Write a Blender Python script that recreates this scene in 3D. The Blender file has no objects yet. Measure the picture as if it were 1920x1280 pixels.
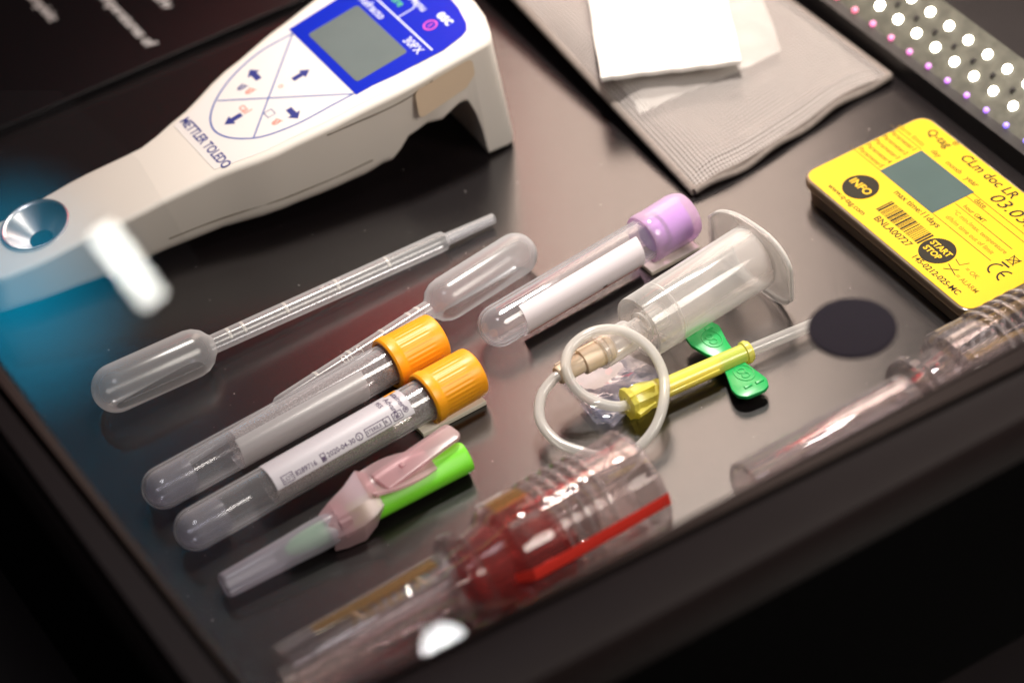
import bpy, bmesh, math, random
from mathutils import Vector, Matrix
random.seed(4)
sc = bpy.context.scene
COL = sc.collection
MM = 0.001

# ------------------------------------------------------------------ camera
F_PX = 5445.7
ROT = Matrix(((0.84414143, 0.41199141, -0.34305733),
              (-0.52909443, 0.53693734, -0.65708247),
              (-0.08651205, 0.73618026, 0.67123341)))
CAM = Vector((-291.6, -558.52, 570.55))          # millimetres
cam = bpy.data.cameras.new('camera')
cam.sensor_width = 36.0
cam.lens = F_PX * 36.0 / 1920.0
cam.clip_start = 0.02
cam.clip_end = 50.0
cam.dof.use_dof = True
cam.dof.focus_distance = 0.838
cam.dof.aperture_fstop = 6.9
cam.dof.aperture_blades = 9
camo = bpy.data.objects.new('camera', cam)
camo.matrix_world = Matrix.Translation(CAM * MM) @ ROT.to_4x4()
COL.objects.link(camo)
sc.camera = camo

# ------------------------------------------------------------------ world and lamps
world = bpy.data.worlds.new('World')
sc.world = world
world.use_nodes = True
world.node_tree.nodes['Background'].inputs[0].default_value = (0.9, 0.8, 0.8, 1)
world.node_tree.nodes['Background'].inputs[1].default_value = 0.045
sc.view_settings.view_transform = 'Standard'
sc.view_settings.look = 'None'
sc.view_settings.exposure = 0.0
sc.view_settings.gamma = 1.0


def lamp(name, kind, loc, target, energy, color=(1, 1, 1), **kw):
    d = bpy.data.lights.new(name, kind)
    d.energy = energy
    d.color = color
    for k, v in kw.items():
        setattr(d, k, v)
    o = bpy.data.objects.new(name, d)
    o.location = Vector(loc) * MM
    o.rotation_euler = (Vector(target) - Vector(loc)).to_track_quat('-Z', 'Y').to_euler()
    COL.objects.link(o)
    return o


def ray(px, py):
    return (ROT @ Vector((px - 960.0, -(py - 640.0), -F_PX))).normalized()


def at(px, py, z=0.0):
    d = ray(px, py)
    return CAM + d * ((z - CAM.z) / d.z)


H = math.radians(61)
def sky_dir(el, hd=H):
    e = math.radians(el)
    return Vector((math.cos(e) * math.cos(hd), math.cos(e) * math.sin(hd), math.sin(e)))

# overhead lamp that picks out the right half of the case
tgt = Vector((108, 30, 0))
lamp('key_spot', 'SPOT', tgt + sky_dir(78) * 560, tgt, 23.5, (1.0, 0.93, 0.85),
     spot_size=math.radians(54), spot_blend=1.0, shadow_soft_size=0.035)
# soft panel behind: gives the sheen on the satin floor
t2 = at(1260, 500)
lamp('case_panel', 'AREA', t2 + Vector((ray(1260, 500).x, ray(1260, 500).y, -ray(1260, 500).z)) * 430, t2, 0.84, (1.0, 0.76, 0.62),
     shape='RECTANGLE', size=0.15, size_y=0.27)
# general soft room light from above the left half
lamp('room_light', 'AREA', (-190, -160, 800), (-60, 40, 0), 1.1, (0.95, 0.94, 1.0), shape='DISK', size=0.22)
# added warm fill from the visitor's side, brightens the near faces of things
lamp('front_fill', 'AREA', (230, -430, 430), (-10, 40, 0), 2.6, (1.0, 0.92, 0.82), shape='DISK', size=0.25)
# unseen red lamp added so that the floor mirrors a red glow
t3 = at(800, 520)
lamp('red_glow_lamp', 'AREA', t3 + Vector((ray(800, 520).x, ray(800, 520).y, -ray(800, 520).z)) * 620, t3, 0.17, (1.0, 0.03, 0.04),
     shape='RECTANGLE', size=0.09, size_y=0.22)

GLASS_Z = 80.0
def mirror_lamp(name, px, py, t, energy, color, sx, sy, ang, shape='RECTANGLE', spread=7):
    """a real lamp in the room, where the cover glass mirrors it towards the viewer"""
    d = ray(px, py)
    g = at(px, py, GLASS_Z)
    r = Vector((d.x, d.y, -d.z))
    p = g + r * t
    o = lamp(name, 'AREA', p, g, energy, color, shape=shape, size=sx * MM, size_y=sy * MM)
    o.rotation_euler = (o.rotation_euler.to_matrix() @ Matrix.Rotation(math.radians(ang), 3, 'Z')).to_euler()
    o.data.spread = math.radians(spread)
    return o

# ------------------------------------------------------------------ materials
def nt(m):
    m.use_nodes = True
    m.node_tree.nodes.clear()
    return m.node_tree.nodes, m.node_tree.links


def two_sided_fresnel(N, L, ior):
    """Fresnel of a thin wall: the same from both of its sides"""
    g = N.new('ShaderNodeNewGeometry')
    mr = N.new('ShaderNodeMapRange')
    mr.inputs[3].default_value = ior
    mr.inputs[4].default_value = 1.0 / ior
    L.new(g.outputs['Backfacing'], mr.inputs[0])
    fr = N.new('ShaderNodeFresnel')
    L.new(mr.outputs[0], fr.inputs[0])
    return fr


def pbr(name, col, rough=0.4, spec=0.5, coat=0.0, sss=0.0, metal=0.0, bump=0.0, bscale=900.0, vary=0.0, vscale=60.0,
        emit=None, estr=0.0, rvary=0.0):
    m = bpy.data.materials.new(name)
    N, L = nt(m)
    out = N.new('ShaderNodeOutputMaterial')
    b = N.new('ShaderNodeBsdfPrincipled')
    L.new(b.outputs[0], out.inputs[0])
    b.inputs['Base Color'].default_value = (*col, 1)
    b.inputs['Roughness'].default_value = rough
    b.inputs['Specular IOR Level'].default_value = spec
    b.inputs['Coat Weight'].default_value = coat
    b.inputs['Coat Roughness'].default_value = 0.08
    b.inputs['Metallic'].default_value = metal
    if sss:
        b.inputs['Subsurface Weight'].default_value = sss
        b.inputs['Subsurface Radius'].default_value = (0.004, 0.003, 0.002)
        b.inputs['Subsurface Scale'].default_value = 0.5
    if emit:
        b.inputs['Emission Color'].default_value = (*emit, 1)
        b.inputs['Emission Strength'].default_value = estr
    tc = N.new('ShaderNodeTexCoord')
    if bump:
        n = N.new('ShaderNodeTexNoise')
        n.inputs['Scale'].default_value = bscale
        n.inputs['Detail'].default_value = 3
        L.new(tc.outputs['Object'], n.inputs['Vector'])
        bp = N.new('ShaderNodeBump')
        bp.inputs['Strength'].default_value = bump
        bp.inputs['Distance'].default_value = 0.0002
        L.new(n.outputs[0], bp.inputs['Height'])
        L.new(bp.outputs[0], b.inputs['Normal'])
    if vary or rvary:
        n = N.new('ShaderNodeTexNoise')
        n.inputs['Scale'].default_value = vscale
        n.inputs['Detail'].default_value = 5
        L.new(tc.outputs['Object'], n.inputs['Vector'])
        if vary:
            mx = N.new('ShaderNodeMix')
            mx.data_type = 'RGBA'
            mx.inputs[6].default_value = (*[c * (1 - vary) for c in col], 1)
            mx.inputs[7].default_value = (*[min(1, c * (1 + vary)) for c in col], 1)
            L.new(n.outputs[0], mx.inputs[0])
            L.new(mx.outputs[2], b.inputs['Base Color'])
        if rvary:
            mr = N.new('ShaderNodeMapRange')
            mr.inputs[1].default_value = 0.3
            mr.inputs[2].default_value = 0.7
            mr.inputs[3].default_value = max(0.02, rough - rvary)
            mr.inputs[4].default_value = rough + rvary
            L.new(n.outputs[0], mr.inputs[0])
            L.new(mr.outputs[0], b.inputs['Roughness'])
    return m


def thin(name, tint=(0.97, 0.97, 0.97), milk=(0.8, 0.8, 0.82), haze=0.12, edge=0.5, rough=0.08, ior=1.5, power=2.5,
         speck=0.0, bump=0.0, bscale=300):
    """thin-walled clear plastic: tinted see-through, milky body colour that thickens to the outline, Fresnel gloss"""
    m = bpy.data.materials.new(name)
    N, L = nt(m)
    out = N.new('ShaderNodeOutputMaterial')
    tr = N.new('ShaderNodeBsdfTransparent')
    tr.inputs[0].default_value = (*tint, 1)
    df = N.new('ShaderNodeBsdfDiffuse')
    df.inputs[0].default_value = (*milk, 1)
    tl = N.new('ShaderNodeBsdfTranslucent')
    tl.inputs[0].default_value = (*milk, 1)
    body = N.new('ShaderNodeMixShader')
    body.inputs[0].default_value = 0.35
    L.new(df.outputs[0], body.inputs[1])
    L.new(tl.outputs[0], body.inputs[2])
    lw = N.new('ShaderNodeLayerWeight')
    lw.inputs[0].default_value = 0.5
    pw = N.new('ShaderNodeMath')
    pw.operation = 'POWER'
    pw.inputs[1].default_value = power
    L.new(lw.outputs['Facing'], pw.inputs[0])
    ma = N.new('ShaderNodeMath')
    ma.operation = 'MULTIPLY_ADD'
    ma.use_clamp = True
    ma.inputs[1].default_value = edge
    ma.inputs[2].default_value = haze
    L.new(pw.outputs[0], ma.inputs[0])
    fac = ma.outputs[0]
    tc = N.new('ShaderNodeTexCoord')
    if speck:
        n = N.new('ShaderNodeTexNoise')
        n.inputs['Scale'].default_value = 2300
        n.inputs['Detail'].default_value = 1
        L.new(tc.outputs['Object'], n.inputs['Vector'])
        mr = N.new('ShaderNodeMapRange')
        mr.inputs[1].default_value = 0.50
        mr.inputs[2].default_value = 0.66
        mr.inputs[3].default_value = 0.0
        mr.inputs[4].default_value = speck
        L.new(n.outputs[0], mr.inputs[0])
        ad = N.new('ShaderNodeMath')
        ad.use_clamp = True
        L.new(fac, ad.inputs[0])
        L.new(mr.outputs[0], ad.inputs[1])
        fac = ad.outputs[0]
    m1 = N.new('ShaderNodeMixShader')
    L.new(fac, m1.inputs[0])
    L.new(tr.outputs[0], m1.inputs[1])
    L.new(body.outputs[0], m1.inputs[2])
    gl = N.new('ShaderNodeBsdfGlossy')
    gl.inputs['Roughness'].default_value = rough
    fr = two_sided_fresnel(N, L, ior)
    if bump:
        n = N.new('ShaderNodeTexNoise')
        n.inputs['Scale'].default_value = bscale
        L.new(tc.outputs['Object'], n.inputs['Vector'])
        bp = N.new('ShaderNodeBump')
        bp.inputs['Strength'].default_value = bump
        bp.inputs['Distance'].default_value = 0.001
        L.new(n.outputs[0], bp.inputs['Height'])
        L.new(bp.outputs[0], gl.inputs['Normal'])
    m2 = N.new('ShaderNodeMixShader')
    L.new(fr.outputs[0], m2.inputs[0])
    L.new(m1.outputs[0], m2.inputs[1])
    L.new(gl.outputs[0], m2.inputs[2])
    L.new(m2.outputs[0], out.inputs[0])
    return m


M = {}
M['floor'] = pbr('floor_laminate', (0.007, 0.005, 0.0055), 0.245, 1.0, bump=0.10, bscale=1600)
M['board'] = pbr('board_black', (0.006, 0.005, 0.006), 0.35, 0.15, bump=0.05)
M['frame'] = pbr('frame_dark', (0.013, 0.008, 0.008), 0.55, 0.2, bump=0.15, bscale=700, vary=0.15)
M['frame_outer'] = pbr('frame_outer', (0.0015, 0.0014, 0.0015), 0.7, 0.03)
M['ink_white'] = pbr('print_white', (0.75, 0.75, 0.75), 0.6)
M['abs'] = pbr('abs_white', (0.72, 0.67, 0.61), 0.42, 0.4, sss=0.0, bump=0.06, bscale=1800, vary=0.03, vscale=40)
M['overlay'] = pbr('overlay_film', (0.74, 0.70, 0.68), 0.30, 0.4, vary=0.02)
M['blue'] = pbr('overlay_blue', (0.004, 0.02, 0.42), 0.28, 0.4)
M['navy'] = pbr('ink_navy', (0.02, 0.03, 0.20), 0.5)
M['line_blue'] = pbr('ink_line_blue', (0.05, 0.10, 0.36), 0.5)
M['ink_red'] = pbr('ink_red', (0.75, 0.22, 0.16), 0.5)
M['ink_magenta'] = pbr('ink_magenta', (0.65, 0.08, 0.45), 0.5)
M['ink_green'] = pbr('ink_green', (0.1, 0.55, 0.15), 0.5)
M['ink_pale'] = pbr('ink_pale_blue', (0.62, 0.66, 0.85), 0.5)
M['lcd'] = pbr('lcd_grey', (0.13, 0.155, 0.155), 0.15, 0.5, vary=0.15, vscale=40)
M['steel'] = pbr('steel', (0.75, 0.75, 0.77), 0.30, 0.5, metal=1.0)
M['hole'] = pbr('hole_dark', (0.01, 0.02, 0.03), 0.2)
M['beige_sticker'] = pbr('sticker_beige', (0.70, 0.55, 0.40), 0.5, vary=0.05)
M['seam'] = pbr('seam_dark', (0.14, 0.11, 0.08), 0.6)
M['yellow'] = pbr('label_yellow', (0.74, 0.46, 0.006), 0.45, 0.3)
M['ink'] = pbr('ink_black', (0.020, 0.015, 0.008), 0.6, 0.2)
M['ink_soft'] = pbr('ink_brown', (0.09, 0.055, 0.01), 0.6, 0.2)
M['ink_faint'] = pbr('ink_faint', (0.26, 0.16, 0.01), 0.6, 0.2)
M['lcd2'] = pbr('lcd_green', (0.078, 0.112, 0.107), 0.16, 0.5, vary=0.12, vscale=60)
M['smoke'] = thin('smoky_plastic', (0.72, 0.62, 0.50), (0.50, 0.38, 0.27), 0.42, 0.4, 0.12)
M['tag_inner'] = pbr('tag_inner', (0.30, 0.22, 0.15), 0.35, vary=0.4, vscale=120)
M['pad'] = pbr('black_pad', (0.006, 0.004, 0.010), 0.7, 0.15, bump=0.5, bscale=1500)
M['pe'] = thin('polyethylene', (0.90, 0.90, 0.92), (0.88, 0.87, 0.88), 0.20, 0.75, 0.20, power=1.9)
M['tube'] = thin('clear_tube', (0.97, 0.97, 0.98), (0.88, 0.87, 0.90), 0.06, 0.70, 0.06, power=2.4)
M['tube_speck'] = thin('speckled_tube', (0.90, 0.86, 0.85), (0.84, 0.77, 0.74), 0.26, 0.4, 0.15, power=3, speck=0.26)
M['gel'] = thin('gel', (0.78, 0.79, 0.86), (0.66, 0.63, 0.68), 0.24, 0.3, 0.2)
M['orange'] = pbr('cap_orange', (0.93, 0.37, 0.010), 0.38, 0.45, sss=0.25, vary=0.04)
M['flange_rim'] = thin('flange_rim', (0.97, 0.96, 0.95), (0.92, 0.90, 0.87), 0.60, 0.4, 0.10)
M['dust'] = pbr('dust', (0.55, 0.5, 0.47), 0.9)
M['paper'] = pbr('paper_white', (0.86, 0.83, 0.79), 0.75, 0.2, bump=0.25, bscale=500, vary=0.04)
M['label'] = pbr('label_white', (0.54, 0.51, 0.55), 0.42, 0.4, vary=0.02)
M['frost_label'] = thin('frosted_label', (0.92, 0.91, 0.92), (0.76, 0.73, 0.74), 0.55, 0.3, 0.25)
M['label_lav'] = pbr('label_pink_white', (0.76, 0.69, 0.72), 0.40, 0.4)
M['ink_purple'] = pbr('ink_purple', (0.05, 0.02, 0.08), 0.5)
M['lavender'] = thin('cap_lavender', (0.93, 0.72, 0.95), (0.95, 0.72, 0.92), 0.38, 0.6, 0.12, power=1.8)
M['stopper'] = pbr('stopper_violet', (0.46, 0.28, 0.66), 0.4, sss=0.2)
M['foam'] = pbr('foam_pad', (0.78, 0.70, 0.60), 0.8)
M['holder'] = thin('holder_plastic', (0.97, 0.96, 0.95), (0.95, 0.93, 0.91), 0.20, 0.95, 0.10, power=2.4)
M['flange'] = thin('flange_plastic', (0.96, 0.95, 0.95), (0.95, 0.93, 0.91), 0.16, 0.8, 0.08)
M['beige'] = pbr('connector_beige', (0.74, 0.58, 0.42), 0.42, 0.4, sss=0.2)
M['tubing'] = thin('tubing', (0.93, 0.92, 0.90), (0.93, 0.90, 0.86), 0.52, 0.45, 0.15, power=1.6)
M['yel_clear'] = thin('yellow_clear', (0.98, 0.93, 0.40), (1.0, 0.92, 0.20), 0.66, 0.3, 0.15)
M['yel_core'] = pbr('yellow_core', (0.86, 0.68, 0.02), 0.4, sss=0.3)
M['green_wing'] = pbr('wing_green', (0.012, 0.36, 0.085), 0.32, 0.5, sss=0.1)
M['sheath'] = thin('needle_sheath', (0.95, 0.94, 0.93), (0.85, 0.82, 0.79), 0.35, 0.5, 0.1)
M['frost'] = thin('frosted_cap', (0.86, 0.86, 0.90), (0.62, 0.58, 0.66), 0.42, 0.35, 0.25, power=1.8)
M['lime'] = pbr('sheath_lime', (0.20, 0.72, 0.03), 0.40, 0.45, sss=0.3)
M['hub_green'] = pbr('hub_green', (0.16, 0.44, 0.18), 0.4, sss=0.2)
M['pink'] = thin('shield_pink', (0.93, 0.78, 0.80), (0.80, 0.57, 0.60), 0.38, 0.4, 0.25, power=1.5)
M['film'] = thin('packet_film', (0.92, 0.92, 0.98), (0.62, 0.64, 0.86), 0.13, 0.45, 0.05, ior=1.9, bump=0.25, bscale=120)
def thick_clear(name, col, ior=1.5, rough=0.02, see=0.45, haze=0.02, milk=(0.7, 0.62, 0.6)):
    """thick moulded clear plastic: refraction plus a share of straight see-through so that light still gets in"""
    m = bpy.data.materials.new(name)
    N, L = nt(m)
    out = N.new('ShaderNodeOutputMaterial')
    g = N.new('ShaderNodeBsdfGlass'); g.inputs['Color'].default_value = (*col, 1); g.inputs['Roughness'].default_value = rough; g.inputs['IOR'].default_value = ior
    tr = N.new('ShaderNodeBsdfTransparent'); tr.inputs[0].default_value = (*col, 1)
    df = N.new('ShaderNodeBsdfDiffuse'); df.inputs[0].default_value = (*milk, 1)
    m1 = N.new('ShaderNodeMixShader'); m1.inputs[0].default_value = see
    L.new(g.outputs[0], m1.inputs[1]); L.new(tr.outputs[0], m1.inputs[2])
    lw = N.new('ShaderNodeLayerWeight'); lw.inputs[0].default_value = 0.5
    pw = N.new('ShaderNodeMath'); pw.operation = 'POWER'; pw.inputs[1].default_value = 3.0
    L.new(lw.outputs['Facing'], pw.inputs[0])
    ma = N.new('ShaderNodeMath'); ma.operation = 'MULTIPLY_ADD'; ma.use_clamp = True; ma.inputs[1].default_value = 0.14; ma.inputs[2].default_value = haze
    L.new(pw.outputs[0], ma.inputs[0])
    m2 = N.new('ShaderNodeMixShader')
    L.new(ma.outputs[0], m2.inputs[0]); L.new(m1.outputs[0], m2.inputs[1]); L.new(df.outputs[0], m2.inputs[2])
    L.new(m2.outputs[0], out.inputs[0])
    return m
M['vial'] = thick_clear('vial_moulded', (0.98, 0.95, 0.96), see=0.60)
M['vial_pink'] = thick_clear('vial_reddish', (0.98, 0.93, 0.93), see=0.58, haze=0.03, milk=(0.7, 0.5, 0.48))
M['vial_red'] = thin('vial_red', (0.97, 0.34, 0.34), (0.85, 0.05, 0.045), 0.30, 0.4, 0.10)
M['red'] = pbr('strip_red', (0.80, 0.045, 0.03), 0.35, 0.5)
M['cloud'] = thin('cloudy_part', (0.92, 0.88, 0.88), (0.70, 0.64, 0.63), 0.20, 0.5, 0.08)
M['amber'] = thin('amber_edge', (0.90, 0.70, 0.40), (0.50, 0.28, 0.10), 0.25, 0.5, 0.1)
M['pcb'] = pbr('led_board', (0.09, 0.088, 0.068), 0.42, 0.5, bump=0.6, bscale=420, vary=0.8, vscale=260)
M['led'] = pbr('led_white', (0.9, 0.9, 0.85), 0.3, emit=(1.0, 0.92, 0.78), estr=20.0)
M['wallblack'] = pbr('wall_black', (0.016, 0.013, 0.013), 0.42, 0.4, bump=0.15, vary=0.3)

# mesh fabric with real holes in its weave
def weave_mat():
    m = bpy.data.materials.new('mesh_fabric')
    N, L = nt(m)
    out = N.new('ShaderNodeOutputMaterial')
    uv = N.new('ShaderNodeUVMap')
    sep = N.new('ShaderNodeSeparateXYZ')
    L.new(uv.outputs[0], sep.inputs[0])
    parts = []
    for ax in (0, 1):
        mu = N.new('ShaderNodeMath'); mu.operation = 'MULTIPLY'; mu.inputs[1].default_value = math.pi / 1.22
        L.new(sep.outputs[ax], mu.inputs[0])
        s = N.new('ShaderNodeMath'); s.operation = 'SINE'
        L.new(mu.outputs[0], s.inputs[0])
        a = N.new('ShaderNodeMath'); a.operation = 'ABSOLUTE'
        L.new(s.outputs[0], a.inputs[0])
        parts.append(a)
    mn = N.new('ShaderNodeMath'); mn.operation = 'MINIMUM'
    L.new(parts[0].outputs[0], mn.inputs[0]); L.new(parts[1].outputs[0], mn.inputs[1])
    mr = N.new('ShaderNodeMapRange')
    mr.inputs[1].default_value = 0.40; mr.inputs[2].default_value = 0.60
    mr.inputs[3].default_value = 0.0; mr.inputs[4].default_value = 1.0
    L.new(mn.outputs[0], mr.inputs[0])
    b = N.new('ShaderNodeBsdfPrincipled')
    b.inputs['Base Color'].default_value = (0.43, 0.385, 0.365, 1)
    b.inputs['Roughness'].default_value = 0.55
    b.inputs['Sheen Weight'].default_value = 0.3
    bp = N.new('ShaderNodeBump'); bp.inputs['Strength'].default_value = 0.35; bp.inputs['Distance'].default_value = 0.0006
    bp.invert = True
    L.new(mn.outputs[0], bp.inputs['Height']); L.new(bp.outputs[0], b.inputs['Normal'])
    tr = N.new('ShaderNodeBsdfTransparent')
    mx = N.new('ShaderNodeMixShader')
    L.new(mr.outputs[0], mx.inputs[0]); L.new(b.outputs[0], mx.inputs[1]); L.new(tr.outputs[0], mx.inputs[2])
    L.new(mx.outputs[0], out.inputs[0])
    return m
M['weave'] = weave_mat()
M['hem'] = pbr('hem_fabric', (0.22, 0.185, 0.165), 0.8, 0.2, bump=1.0, bscale=900, vary=0.25, vscale=700)

def glass_mat():
    m = bpy.data.materials.new('cover_glass')
    N, L = nt(m)
    out = N.new('ShaderNodeOutputMaterial')
    tr = N.new('ShaderNodeBsdfTransparent')
    tr.inputs[0].default_value = (1, 1, 1, 1)
    gl = N.new('ShaderNodeBsdfGlossy'); gl.inputs['Roughness'].default_value = 0.0
    fr = two_sided_fresnel(N, L, 1.5)
    mx = N.new('ShaderNodeMixShader')
    L.new(fr.outputs[0], mx.inputs[0]); L.new(tr.outputs[0], mx.inputs[1]); L.new(gl.outputs[0], mx.inputs[2])
    L.new(mx.outputs[0], out.inputs[0])
    return m
M['glass'] = glass_mat()
def clear_mat():
    m = bpy.data.materials.new('clear_glass')
    N, L = nt(m)
    out = N.new('ShaderNodeOutputMaterial')
    tr = N.new('ShaderNodeBsdfTransparent'); tr.inputs[0].default_value = (0.975, 0.975, 0.975, 1)
    L.new(tr.outputs[0], out.inputs[0])
    return m
M['clear'] = clear_mat()

# ------------------------------------------------------------------ object helpers
def tag(o, label, cat, group=None, kind=None):
    if label: o['label'] = label
    if cat: o['category'] = cat
    if group: o['group'] = group
    if kind: o['kind'] = kind
    return o


def thing(name, label, cat, loc, group=None):
    o = bpy.data.objects.new(name, None)
    o.empty_display_size = 0.01
    o.location = Vector(loc) * MM
    COL.objects.link(o)
    return tag(o, label, cat, group)


def setpar(o, parent):
    if parent is not None:
        o.parent = parent
        if parent.type == 'EMPTY':
            o.matrix_parent_inverse = Matrix.Translation(-parent.location)


def obj(name, vf, mat, parent=None, smooth=True, sharp=35, uvs=None):
    verts, faces = vf[0], vf[1]
    me = bpy.data.meshes.new(name)
    me.from_pydata([tuple(c * MM for c in v) for v in verts], [], faces)
    me.update()
    bm = bmesh.new(); bm.from_mesh(me)
    bmesh.ops.recalc_face_normals(bm, faces=bm.faces)
    bm.to_mesh(me); bm.free()
    if smooth:
        me.polygons.foreach_set('use_smooth', [True] * len(me.polygons))
        me.set_sharp_from_angle(angle=math.radians(sharp))
    if uvs:
        ul = me.uv_layers.new(name='UVMap')
        for lp in me.loops:
            ul.data[lp.index].uv = uvs[lp.vertex_index]
    me.materials.append(M[mat])
    o = bpy.data.objects.new(name, me)
    COL.objects.link(o)
    setpar(o, parent)
    return o


def join(*vfs):
    V, Fc = [], []
    for v, f in vfs:
        k = len(V); V += list(v); Fc += [tuple(i + k for i in q) for q in f]
    return V, Fc


def frame(a, b, up=(0, 0, 1)):
    a, b = Vector(a), Vector(b)
    x = (b - a).normalized()
    y = Vector(up).cross(x).normalized()
    z = x.cross(y)
    return a, x, y, z


def lathe(fr, prof, seg=48, a0=0.0, a1=360.0, mod=None, close_ends=False):
    """profile (t along axis, radius) spun round the axis; angle 0 = side, 90 = up"""
    o, x, y, z = fr
    full = abs(a1 - a0) >= 359.9
    n = seg if full else seg + 1
    V, Fc = [], []
    for t, r in prof:
        for k in range(n):
            an = math.radians(a0 + (a1 - a0) * k / seg)
            rr = r * (mod(t, an) if mod else 1.0)
            V.append(o + x * t + y * (math.cos(an) * rr) + z * (math.sin(an) * rr))
    for i in range(len(prof) - 1):
        for k in range(seg if full else n - 1):
            k2 = (k + 1) % n
            Fc.append((i * n + k, i * n + k2, (i + 1) * n + k2, (i + 1) * n + k))
    if close_ends and full:
        Fc.append(tuple(range(n)))
        Fc.append(tuple((len(prof) - 1) * n + k for k in range(n)))
    return V, Fc


def dome(t0, r, length, n=8, start=True):
    """profile points of a half-ellipse end"""
    pts = []
    for i in range(n + 1):
        an = math.pi / 2 * i / n
        pts.append((t0 - length * math.cos(an), max(0.02, r * math.sin(an))) if start else
                   (t0 + length * math.sin(an), max(0.02, r * math.cos(an))))
    return pts


def spline(pts, sub=10):
    P = [Vector(p) for p in pts]
    P = [P[0] * 2 - P[1]] + P + [P[-1] * 2 - P[-2]]
    out = []
    for i in range(1, len(P) - 2):
        for k in range(sub):
            t = k / sub
            a, b, c, d = P[i - 1], P[i], P[i + 1], P[i + 2]
            out.append(0.5 * ((2 * b) + (c - a) * t + (2 * a - 5 * b + 4 * c - d) * t * t + (3 * b - a - 3 * c + d) * t ** 3))
    out.append(P[-2])
    return out


def sweep(path, r, seg=16, caps=True):
    V, Fc = [], []
    n = len(path)
    up = Vector((0, 0, 1))
    t = (path[1] - path[0]).normalized()
    y = up.cross(t)
    y = y.normalized() if y.length > 1e-4 else Vector((0, 1, 0))
    for i in range(n):
        t = (path[min(i + 1, n - 1)] - path[max(i - 1, 0)]).normalized()
        y = (y - t * y.dot(t)).normalized()
        z = t.cross(y)
        rr = r(i / (n - 1)) if callable(r) else r
        for k in range(seg):
            an = 2 * math.pi * k / seg
            V.append(path[i] + y * (math.cos(an) * rr) + z * (math.sin(an) * rr))
    for i in range(n - 1):
        for k in range(seg):
            k2 = (k + 1) % seg
            Fc.append((i * seg + k, i * seg + k2, (i + 1) * seg + k2, (i + 1) * seg + k))
    if caps:
        Fc.append(tuple(range(seg)))
        Fc.append(tuple((n - 1) * seg + k for k in range(seg)))
    return V, Fc


def round_poly(pts, r, n=6):
    out = []
    m = len(pts)
    P = [Vector(p).to_2d() if len(p) > 2 else Vector(p) for p in pts]
    for i in range(m):
        a, b, c = P[i - 1], P[i], P[(i + 1) % m]
        rr = r[i] if isinstance(r, (list, tuple)) else r
        u, v = (a - b).normalized(), (c - b).normalized()
        half = math.acos(max(-1, min(1, u.dot(v)))) / 2
        d = min(rr / math.tan(half), (a - b).length * 0.49, (c - b).length * 0.49)
        p0, p1 = b + u * d, b + v * d
        for k in range(n + 1):
            t = k / n
            out.append(p0 * (1 - t) ** 2 + b * 2 * t * (1 - t) + p1 * t * t)
    return out


def inset2(poly, d):
    m = len(poly)
    area = sum(poly[i - 1].x * poly[i].y - poly[i].x * poly[i - 1].y for i in range(m))
    s = 1 if area > 0 else -1
    out = []
    for i in range(m):
        t = (poly[(i + 1) % m] - poly[i - 1]).normalized()
        out.append(poly[i] + Vector((-t.y, t.x)) * (d * s))
    return out


def prism(poly, z0, z1, bev=0.0, zf=None):
    """vertical prism of a 2D polygon with a small rounded top and bottom edge; zf(x,y) adds a height"""
    poly = [Vector(p[:2]) for p in poly]
    m = len(poly)
    if bev:
        rings = [(inset2(poly, bev), z0), (inset2(poly, bev * .3), z0 + bev * .3), (poly, z0 + bev), (poly, z1 - bev),
                 (inset2(poly, bev * .3), z1 - bev * .3), (inset2(poly, bev), z1)]
    else:
        rings = [(poly, z0), (poly, z1)]
    V, Fc = [], []
    for pl, z in rings:
        for p in pl:
            V.append(Vector((p.x, p.y, z + (zf(p.x, p.y) if zf else 0))))
    for i in range(len(rings) - 1):
        for k in range(m):
            k2 = (k + 1) % m
            Fc.append((i * m + k, i * m + k2, (i + 1) * m + k2, (i + 1) * m + k))
    Fc.append(tuple(range(m)))
    Fc.append(tuple((len(rings) - 1) * m + k for k in range(m)))
    return V, Fc


def box(c, s, rot=None, bev=0.0):
    bm = bmesh.new()
    bmesh.ops.create_cube(bm, size=1.0)
    for v in bm.verts:
        v.co = Vector((v.co.x * s[0], v.co.y * s[1], v.co.z * s[2]))
    if bev:
        bmesh.ops.bevel(bm, geom=bm.edges[:], offset=bev, segments=3, affect='EDGES', profile=0.5)
    V = []
    for v in bm.verts:
        p = v.co.copy()
        if rot is not None: p = rot @ p
        V.append(p + Vector(c))
    bm.verts.index_update()
    Fc = [tuple(v.index for v in f.verts) for f in bm.faces]
    bm.free()
    return V, Fc


def ribbon(pts, w, zf):
    """flat printed line along 2D points, width w"""
    P = [Vector(p[:2]) for p in pts]
    V, Fc = [], []
    for i, p in enumerate(P):
        t = (P[min(i + 1, len(P) - 1)] - P[max(i - 1, 0)]).normalized()
        nrm = Vector((-t.y, t.x)) * w / 2
        for q in (p + nrm, p - nrm):
            V.append(Vector((q.x, q.y, zf(q.x, q.y))))
    for i in range(len(P) - 1):
        Fc.append((2 * i, 2 * i + 1, 2 * i + 3, 2 * i + 2))
    return V, Fc


def flat(pts, zf):
    V = [Vector((p[0], p[1], zf(p[0], p[1]))) for p in pts]
    return V, [tuple(range(len(V)))]


def disc(c, rx, ry, zf, n=40):
    return flat([(c[0] + rx * math.cos(2 * math.pi * k / n), c[1] + ry * math.sin(2 * math.pi * k / n)) for k in range(n)], zf)


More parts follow.
